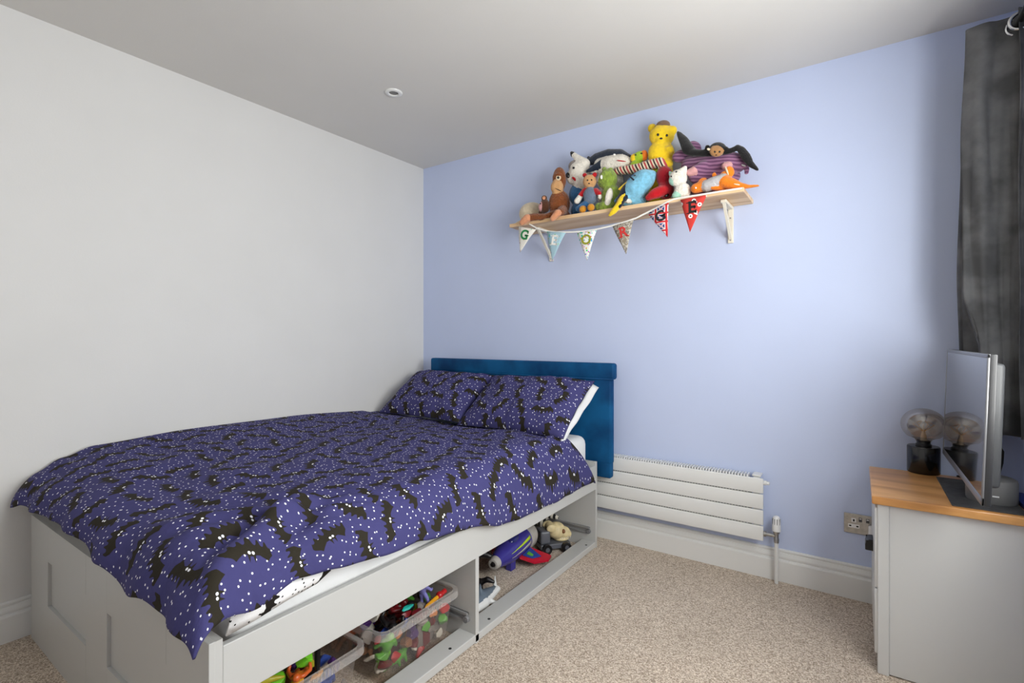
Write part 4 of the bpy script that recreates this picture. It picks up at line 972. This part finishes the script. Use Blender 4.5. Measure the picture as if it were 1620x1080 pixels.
def wand(label, a, b, r, col, col2):
    t = thing('toy_weapon', label, 'toy', a); a, b = Vector(a), Vector(b); d = (b - a).normalized()
    MB().tube([a, a.lerp(b, .3)], r * 1.15).build('grip', TC[col2], t, 40)
    MB().tube([a.lerp(b, .28), a.lerp(b, .9), b], [r, r * .8, r * .25]).build('blade', TC[col], t, 40)
    MB().ball(a.lerp(b, .29), (r * 1.8,) * 3).build('guard', TC[col2], t, True)
def castle(label, c_, s, rot):
    t = thing('castle_wall', label, 'toy castle', c_); R_ = Matrix.Translation(c_) @ Matrix.Rotation(rot, 4, 'Z')
    m = MB().box((-.01, -.045 * s, 0), (.01, .045 * s, .09 * s), .002).xf(R_).build('wall', TC['grey'], t)
    for q in (-1, 0, 1): MB().box((-.013, (q * .036 - .010) * s, .0905 * s), (.013, (q * .036 + .010) * s, .105 * s), .001).xf(R_).build('battlement', TC['dark red'], t)
    MB().box((.0102, -.018 * s, 0), (.013, .018 * s, .05 * s), .001).xf(R_).build('gate', TC['dark red'], t)
G1, G2 = 'toys in the box at the foot end', 'toys in the box beside the bay divider'
# box by the divider
castle('grey and dark red toy castle wall standing in the toy box', (1.325, -1.335, .012), 1.25, .2)
castle('grey castle wall piece leaning at the middle of the toy box', (1.315, -1.43, .012), 1.1, -.15)
figure('green toy figure pressed against the clear box side', (1.325, -1.515, .075), 'green', 'lime green', 1.1, (.2, .2, 1.2), None)
figure('white skeleton-like toy figure at the bottom of the box', (1.33, -1.545, .03), 'white', 'white', .6, (1.2, 0, .4), None)
dino('green long-tailed toy lizard along the bottom of the box', (1.32, -1.47, .01), 'green', 'green', .7, 1.6)
dino('pale orange toy dinosaur at the bottom of the box', (1.27, -1.33, .012), 'pale orange', 'white', .75, 1.4)
dino('brown toy dinosaur in the middle of the box', (1.25, -1.50, .075), 'brown', 'pale orange', .8, 1.1)
figure('orange toy figure at the end of the box', (1.16, -1.545, .09), 'orange', 'brown', 1.2, (0, .4, .5))
figure('red toy figure lying on the heap by the bed panel', (1.19, -1.43, .165), 'red', 'dark red', 1.3, (1.2, .3, .2))
figure('dark red robot toy on top of the heap', (1.27, -1.415, .15), 'dark red', 'black', 1.25, (.9, .5, 2.0))
block('turquoise wedge-shaped toy piece on the heap', (1.335, -1.425, .205), 'turquoise', (.012, .030, .011), 3)
figure('black toy figure lying on the heap at the box end', (1.325, -1.51, .165), 'black', 'black', 1.15, (1.3, .4, .9))
figure('lilac toy figure standing up from the heap', (1.325, -1.34, .185), 'lilac', 'lilac', .9, (.2, -.1, .3))
figure('black robot toy behind the lilac figure', (1.24, -1.31, .18), 'black', 'black', 1.1, (.7, 0, .7))
wand('amber yellow toy sword with a red grip on the heap', (1.335, -1.262, .223), (1.335, -1.37, .205), .008, 'amber yellow', 'red')
wand('black flat toy wing sticking out of the box', (1.27, -1.315, .19), (1.30, -1.235, .285), .017, 'black', 'black')
figure('grey toy figure in the middle of the box', (1.22, -1.36, .085), 'grey', 'dark red', 1.2, (.2, .3, 1.5))
block('brown rock piece at the bottom of the box', (1.15, -1.40, .045), 'brown', (.05, .06, .04), 9)
block('dark red rock piece at the far side of the box', (1.12, -1.31, .07), 'dark red', (.05, .05, .06), 12)
for k in range(26):                                                # jumbled small pieces pressed against the clear sides
    rr = random.Random(100 + k); b2 = k < 16
    yy = (-1.545 + .285 * (k / 15)) if b2 else (-1.985 + .28 * ((k - 16) / 9))
    lab = 'small %s toy piece against the clear side of the box by the divider' if b2 else 'small %s toy piece against the clear side of the foot-end box'
    cname = rr.choice(['pale orange', 'brown', 'red', 'grey', 'white', 'orange', 'green', 'dark red', 'amber yellow', 'royal blue'])
    block(lab % cname, (1.345 - .012 * rr.random(), yy, .028 + .12 * rr.random()), cname, (.012, .018 + .012 * rr.random(), .012 + .014 * rr.random()), 200 + k, G2 if b2 else G1)
# the heap under the top layer: many more pieces and figures, each its own object
def heap(ins, n, where, grp, seed):
    x0, x1, y0, y1 = ins; rr = random.Random(seed)
    for k in range(n):
        cname = rr.choice(['brown', 'grey', 'dark red', 'black', 'orange', 'green', 'white', 'red', 'royal blue', 'pale orange', 'brown', 'olive yellow', 'purple']); z = .03 + .12 * (k / n); inset = .028
        block('%s toy piece buried in the heap of the box %s' % (cname, where), (x0 + inset + (x1 - x0 - 2 * inset) * rr.random() ** .55, y0 + inset + (y1 - y0 - 2 * inset) * rr.random(), z), cname, (.020 + .012 * rr.random(), .020 + .014 * rr.random(), .014 + .016 * rr.random()), seed * 50 + k, grp)
heap(I2, 60, 'by the divider', G2, 3); heap(I1, 60, 'at the foot end', G1, 4)
# box towards the foot end
block('large lime green wedge toy lying on the heap', (1.315, -1.815, .195), 'lime green', (.03, .042, .026), 5)
block('lime green block toy nearer the foot end of the heap', (1.30, -1.905, .185), 'lime green', (.026, .030, .028), 14)
block('lime green lump by the bed panel', (1.25, -1.755, .20), 'lime green', (.020, .022, .018), 21)
figure('purple toy figure between the lime green pieces', (1.25, -1.83, .165), 'purple', 'purple', 1.3, (1.1, .2, .6))
dino('olive yellow toy dinosaur on the heap at the foot end', (1.31, -1.985, .175), 'olive yellow', 'olive yellow', .95, -1.9)
figure('orange toy figure under the lime green wedge', (1.345, -1.855, .155), 'orange', 'orange', .9, (1.2, 0, .8))
figure('silver toy robot near the box rim', (1.35, -1.915, .165), 'silver', 'silver', .7, (.5, .3, .5))
figure('royal blue toy figure behind the clear side of the box', (1.335, -1.765, .10), 'royal blue', 'royal blue', 1.2, (.2, .1, 1.6))
wand('long black toy sword with silver handle leaning in the box', (1.20, -1.695, .235), (1.355, -1.80, .165), .010, 'black', 'silver')
figure('dark purple toy figure beside the silver robot', (1.30, -1.945, .14), 'purple', 'black', 1.0, (1.3, .5, 0))
block('grey rock piece filling the bottom of the box', (1.19, -1.78, .06), 'grey', (.08, .08, .05), 31)
block('brown rock piece at the bottom near the foot end', (1.20, -1.94, .06), 'brown', (.08, .06, .05), 37)
block('purple rock piece against the clear side', (1.315, -1.86, .06), 'purple', (.04, .05, .05), 41)

# ------------------------------------------------------------------ toys in the bay by the head end
M_ship = PL('ship_violet', (58, 52, 140), .25); M_limeS = PL('ship_lime', (190, 220, 40)); M_redS = PL('ship_red', (190, 30, 52), .3); M_greyS = PL('ship_grey', (176, 172, 166))
A = Vector((1.245, -.80, .085)); B = Vector((1.195, -.42, .105)); ax = (B - A).normalized()
rk = thing('toy_spaceship', 'violet toy spaceship with lime stripe and red wings on the carpet', 'toy spaceship', (1.22, -.6, 0))
MB().lathe([(.026, .02), (.040, .06), (.056, .13), (.064, .20), (.066, .27), (.060, .31), (0, .312)], A, 30, ax).build('hull', M_ship, rk, 40)
MB().lathe([(0, .0), (.014, .0), (.016, -.004), (.024, -.002), (.028, .01), (.030, .028), (.0, .03)], A, 28, ax).build('nose_cone', M_greyS, rk, 40)
MB().lathe([(0, -.006), (.010, -.006), (.012, -.001), (0, -.001)], A, 20, ax).build('nose_light', TC['black'], rk, 40)
MB().lathe([(.06, .305), (.068, .31), (.07, .35), (.062, .375), (0, .376)], A, 30, ax).build('tail_ring', M_greyS, rk, 40)
side = ax.cross(CU).normalized(); upv = side.cross(ax).normalized()
if side.x < 0: side = -side
def onhull(s_, ang, r): return A + ax * s_ + (side * math.cos(ang) + upv * math.sin(ang)) * r
hr = lambda s_: interp(s_, [(.02, .026), (.06, .040), (.13, .056), (.20, .064), (.27, .066), (.31, .060)]) + .0015
for nm, a0, a1, mm in (('lime_stripe', .30, .52, M_limeS), ('white_marking', -.12, .12, M_greyS)):
    m = MB(); L_ = []
    for k in range(9):
        f = k / 8; s_ = .10 + f * .19; wdt_ = (a1 - a0) * f
        L_.append((m.bm.verts.new(onhull(s_, a0, hr(s_))), m.bm.verts.new(onhull(s_, a0 + wdt_ + .02, hr(s_)))))
    for p, q in zip(L_, L_[1:]): m.bm.faces.new((p[0], q[0], q[1], p[1]))
    m.build(nm, mm, rk, True).modifiers.new('thickness', 'SOLIDIFY').thickness = .002
def wing(nm, sgn, mm, k):
    P_ = [onhull(.17, 0, 0) + side * sgn * .055 - upv * .03, onhull(.20, 0, 0) + side * sgn * .12 - upv * .055, onhull(.27, 0, 0) + side * sgn * .165 - upv * .066, onhull(.32, 0, 0) + side * sgn * .16 - upv * .066, onhull(.29, 0, 0) + side * sgn * .055 - upv * .03]
    P_ = [p + upv * k for p in P_]
    return MB().prism(P_, upv * -.010).build(nm, mm, rk)
w1 = wing('wing', 1, M_redS, 0); wing('wing', -1, M_redS, 0)
P_ = [onhull(.19, 0, 0) + side * .062 - upv * .030, onhull(.21, 0, 0) + side * .105 - upv * .047, onhull(.26, 0, 0) + side * .13 - upv * .053, onhull(.28, 0, 0) + side * .062 - upv * .030]
MB().prism([p + upv * .001 for p in P_], upv * .003).build('wing_inlay', TC['royal blue'], w1)
MB().prism([onhull(.21, 0, 0) + side * .075 - upv * .029, onhull(.22, 0, 0) + side * .10 - upv * .040, onhull(.235, 0, 0) + side * .10 - upv * .040, onhull(.235, 0, 0) + side * .075 - upv * .029], upv * .004).build('wing_light', TC['green'], w1)
MB().prism([onhull(.16, math.pi / 2, .055), onhull(.22, math.pi / 2, .092), onhull(.28, math.pi / 2, .092), onhull(.30, math.pi / 2, .06)], side * .012).build('tail_fin', M_greyS, rk)
m = MB().ball(onhull(.18, 1.2, .05), (.022, .05, .022), 2, ax.to_track_quat('Y', 'Z').to_matrix()); m.build('cockpit', PL('ship_canopy', (40, 44, 110), .1), rk, True)
MB().ball(onhull(.285, 1.25, .062), (.012, .014, .008)).build('tail_light', M_redS, rk, True)
MB().box((1.22, -.66, .0), (1.25, -.62, .05)).box((1.20, -.50, 0), (1.225, -.47, .045)).build('landing_skid', M_ship, rk)

tk = thing('toy_truck', 'grey toy truck carrying a cream dinosaur skull', 'toy truck', (1.288, -.32, 0))
TM = Matrix.Translation((1.288, -.315, 0)) @ Matrix.Rotation(math.radians(52), 4, 'Z')
M_tk = PL('truck_grey', (96, 98, 106), .35)
MB().box((-.085, -.045, .018), (.085, .045, .045), .004).xf(TM).build('chassis', M_tk, tk)
MB().box((-.085, -.042, .046), (-.03, .042, .115), .010).xf(TM).build('cab', M_tk, tk)
for x in (-.055, .055):
    for q in (-1, 1):
        w_ = MB().cyl((x, q * .046, .026), (x, q * .064, .026), .026, n=24).xf(TM).build('wheel', TC['black'], tk, 40)
        MB().cyl((x, q * .0642, .026), (x, q * .066, .026), .012, n=10).xf(TM).build('hub_cap', M_tk, w_, 40)
sk = Toy('skull_tmp', 'x', 'y', .005, None, None, 3)
M_bone = mat('bone_plastic', (222, 204, 158), .5, var=.18, vscale=40)
for p, r in (((.02, 0, .10), (.05, .045, .045)), ((.06, 0, .085), (.04, .036, .032)), ((.05, 0, .055), (.045, .034, .014)), ((-.02, .03, .125), (.03, .012, .022)), ((-.02, -.03, .125), (.03, .012, .022)), ((.09, 0, .075), (.016, .026, .02)), ((-.02, 0, .13), (.02, .04, .016))):
    sk.E(TM @ Vector(p), r, M_bone, TM.to_3x3())
m = MB()
for c_, r, rot, _ in sk.blobs: m.ball(c_, tuple(r), 3, rot)
me_ = bpy.data.meshes.new('dinosaur_skull'); m.bm.to_mesh(me_); m.bm.free(); bpy.data.objects.remove(sk.root)
so2 = link('dinosaur_skull', me_, M_bone, tk, True); q = so2.modifiers.new('blend', 'REMESH'); q.mode = 'VOXEL'; q.voxel_size = .005; q.use_smooth_shade = True
for q_ in (-1, 1): MB().ball(TM @ Vector((.045, q_ * .038, .105)), (.012, .010, .012)).build('eye_socket', TC['brown'], tk, True)
for k in range(5):
    for q_ in (-1, 1): MB().cyl(TM @ Vector((.04 + k * .012, q_ * .028, .068)), TM @ Vector((.04 + k * .012, q_ * .028, .056)), .004, .001, 8).build('tooth', TC['white'], tk)

t = Toy('toy_shark', 'grey and white toy shark lying by the bay divider', 'toy shark', .0045, None, .002, 2)
t.chain([(1.33, -1.10, .025, .012), (1.33, -1.05, .034, .026), (1.325, -.99, .036, .030), (1.32, -.93, .032, .020), (1.32, -.885, .03, .012)], PL('shark_grey', (92, 104, 116)), True)
t.chain([(1.345, -1.08, .022, .018), (1.345, -1.0, .022, .024), (1.335, -.93, .022, .016), (1.33, -.88, .028, .014)], PL('shark_white', (214, 214, 212)), True)
t.chain([(1.35, -.97, .02, .012), (1.39, -.945, .008, .005)], MATS['toy_shark_white'], True).chain([(1.32, -.885, .035, .010), (1.30, -.86, .07, .004)], MATS['toy_shark_white'], True).chain([(1.325, -1.0, .06, .012), (1.315, -.985, .088, .004)], MATS['toy_shark_grey'], True).done()
dino('black spiky toy dinosaur behind the grey toy shark', (1.225, -.912, .006), 'black', 'black', .93, .35)
dino('dark toy monster deep in the bay behind the spaceship', (1.10, -.86, .045), 'black', 'purple', 1.5, .4)
zb = stripes('black_white_stripe', [(226, 220, 206), (22, 22, 22)], 40, (1, 0, 0)); TC['striped'] = zb
dino('black and white striped toy zebra at the back of the bay', (1.13, -.235, .06), 'striped', 'striped', 1.3, .3)

# fuse all blended bodies
bpy.context.view_layer.update(); dg = bpy.context.evaluated_depsgraph_get()
for s_ in list(PEND):
    if s_.root.name.startswith('skull_tmp'): continue
    s_.finish(dg)

# ------------------------------------------------------------------ settle the toys in the boxes: none through a box wall or another toy
from mathutils.bvhtree import BVHTree
bpy.context.view_layer.update(); dg = bpy.context.evaluated_depsgraph_get()
def gather(root):
    vs_, ps, st = [], [], [root]
    while st:
        o = st.pop(); st += list(o.children)
        if o.type == 'MESH':
            e = o.evaluated_get(dg); m = e.to_mesh(); n0 = sum(len(v) for v in vs_)
            a = np.empty(len(m.vertices) * 3); m.vertices.foreach_get('co', a)
            Mw = np.array(o.matrix_world); vs_.append(a.reshape(-1, 3) @ Mw[:3, :3].T + Mw[:3, 3])
            ps += [[i + n0 for i in p.vertices] for p in m.polygons]; e.to_mesh_clear()
    return np.vstack(vs_), ps
def tree(v, p): return BVHTree.FromPolygons(v.tolist(), p)
def within(b, pt):
    n = 0; q = Vector(pt); d = Vector((.21, .33, .92)).normalized()
    while n < 30:
        h = b.ray_cast(q, d)
        if h[0] is None: break
        n += 1; q = h[0] + d * 1e-5
    return n % 2 == 1
def settle(box, x0, x1, y0, y1, zt=.195, sl=.022):
    bt = tree(*gather(box)); rr = random.Random(5); toys = []
    for o in list(bpy.data.objects):
        if o.parent or o.name.split('.')[0] not in ('action_figure', 'dinosaur_figure', 'toy_rock', 'toy_weapon', 'castle_wall'): continue
        v, p = gather(o); c_ = (v.min(0) + v.max(0)) / 2
        if x0 - .02 < c_[0] < x1 + .03 and y0 - .03 < c_[1] < y1 + .03:
            lab = o['label']; toys.append([1 if 'buried' in lab else 0, v[:, 2].min(), o, v, p])
    # low pieces first, the buried ones next, what shows on top of the heap last
    toys.sort(key=lambda t_: (t_[0] if t_[1] < .09 else 2 - t_[0], t_[1]))
    done = []
    def fit(v):                                        # slide inside the sloping walls
        d = np.zeros(3); d[2] = max(0, .0095 - v[:, 2].min())
        for _ in range(3):
            w = v + d; k = w[:, 2] < zt + .004; z_ = w[k]
            if not len(z_): break
            g = sl * np.clip((zt - z_[:, 2]) / (zt - .006), 0, 1) + .0035
            for ax_, lo_, hi_ in ((0, x0, x1), (1, y0, y1)):
                a = (lo_ + g - z_[:, ax_]).max(); b = (z_[:, ax_] - hi_ + g).max()
                if a > 0 and b > 0: d[ax_] += (a - b) / 2
                elif a > 0: d[ax_] += a
                elif b > 0: d[ax_] -= b
        return d
    def hit(v, p):
        t_ = tree(v, p); c_ = (v.min(0) + v.max(0)) / 2; lo, hi = v.min(0), v.max(0)
        if t_.overlap(bt): return True
        for b, l2, h2, c2 in done:
            if (lo > h2).any() or (hi < l2).any(): continue
            if t_.overlap(b) or within(b, c_) or within(t_, c2): return True
        return False
    for bur, _, o, v, p in toys:
        best = None
        for tr_ in range(40 if bur else 14):
            off = np.zeros(3)
            if bur and tr_ > 0: off[:2] = ((rr.random() - .5) * .26, (rr.random() - .5) * .26)
            elif tr_ > 0: off[:2] = ((rr.random() - .5) * .006 * tr_, (rr.random() - .5) * .006 * tr_)
            d = off + fit(v + off); base = d[2]; k = 0
            while k < 18 and hit(v + d, p): d[2] += .004; d[:2] += fit(v + d)[:2]; k += 1
            if k == 18: continue
            if k == 0:
                for q in range(14):
                    e = d + np.array((0, 0, -.003)); e = e + fit(v + e)
                    if e[2] >= d[2] - .001 or hit(v + e, p): break
                    d = e
            cost = max(0, d[2]) * (2 if bur else 1) + np.hypot(d[0], d[1]) * (.1 if bur else 1)
            if bur and (v[:, 2].max() + d[2]) > .20: cost += 1
            if best is None or cost < best[0]: best = (cost, d)
            if cost < .012 or (bur and cost < .05): break
        d = best[1] if best else fit(v)
        o.location = o.location + Vector(d); w = v + d; done.append((tree(w, p), w.min(0), w.max(0), (w.min(0) + w.max(0)) / 2))
_bx = [o for o in bpy.data.objects if o.name.split('.')[0] == 'storage_box']
for o in _bx:
    if 'divider' in o['label']: settle(o, 1.00, 1.398, -1.594, -1.236)
    else: settle(o, 1.00, 1.385, -2.03, -1.665)
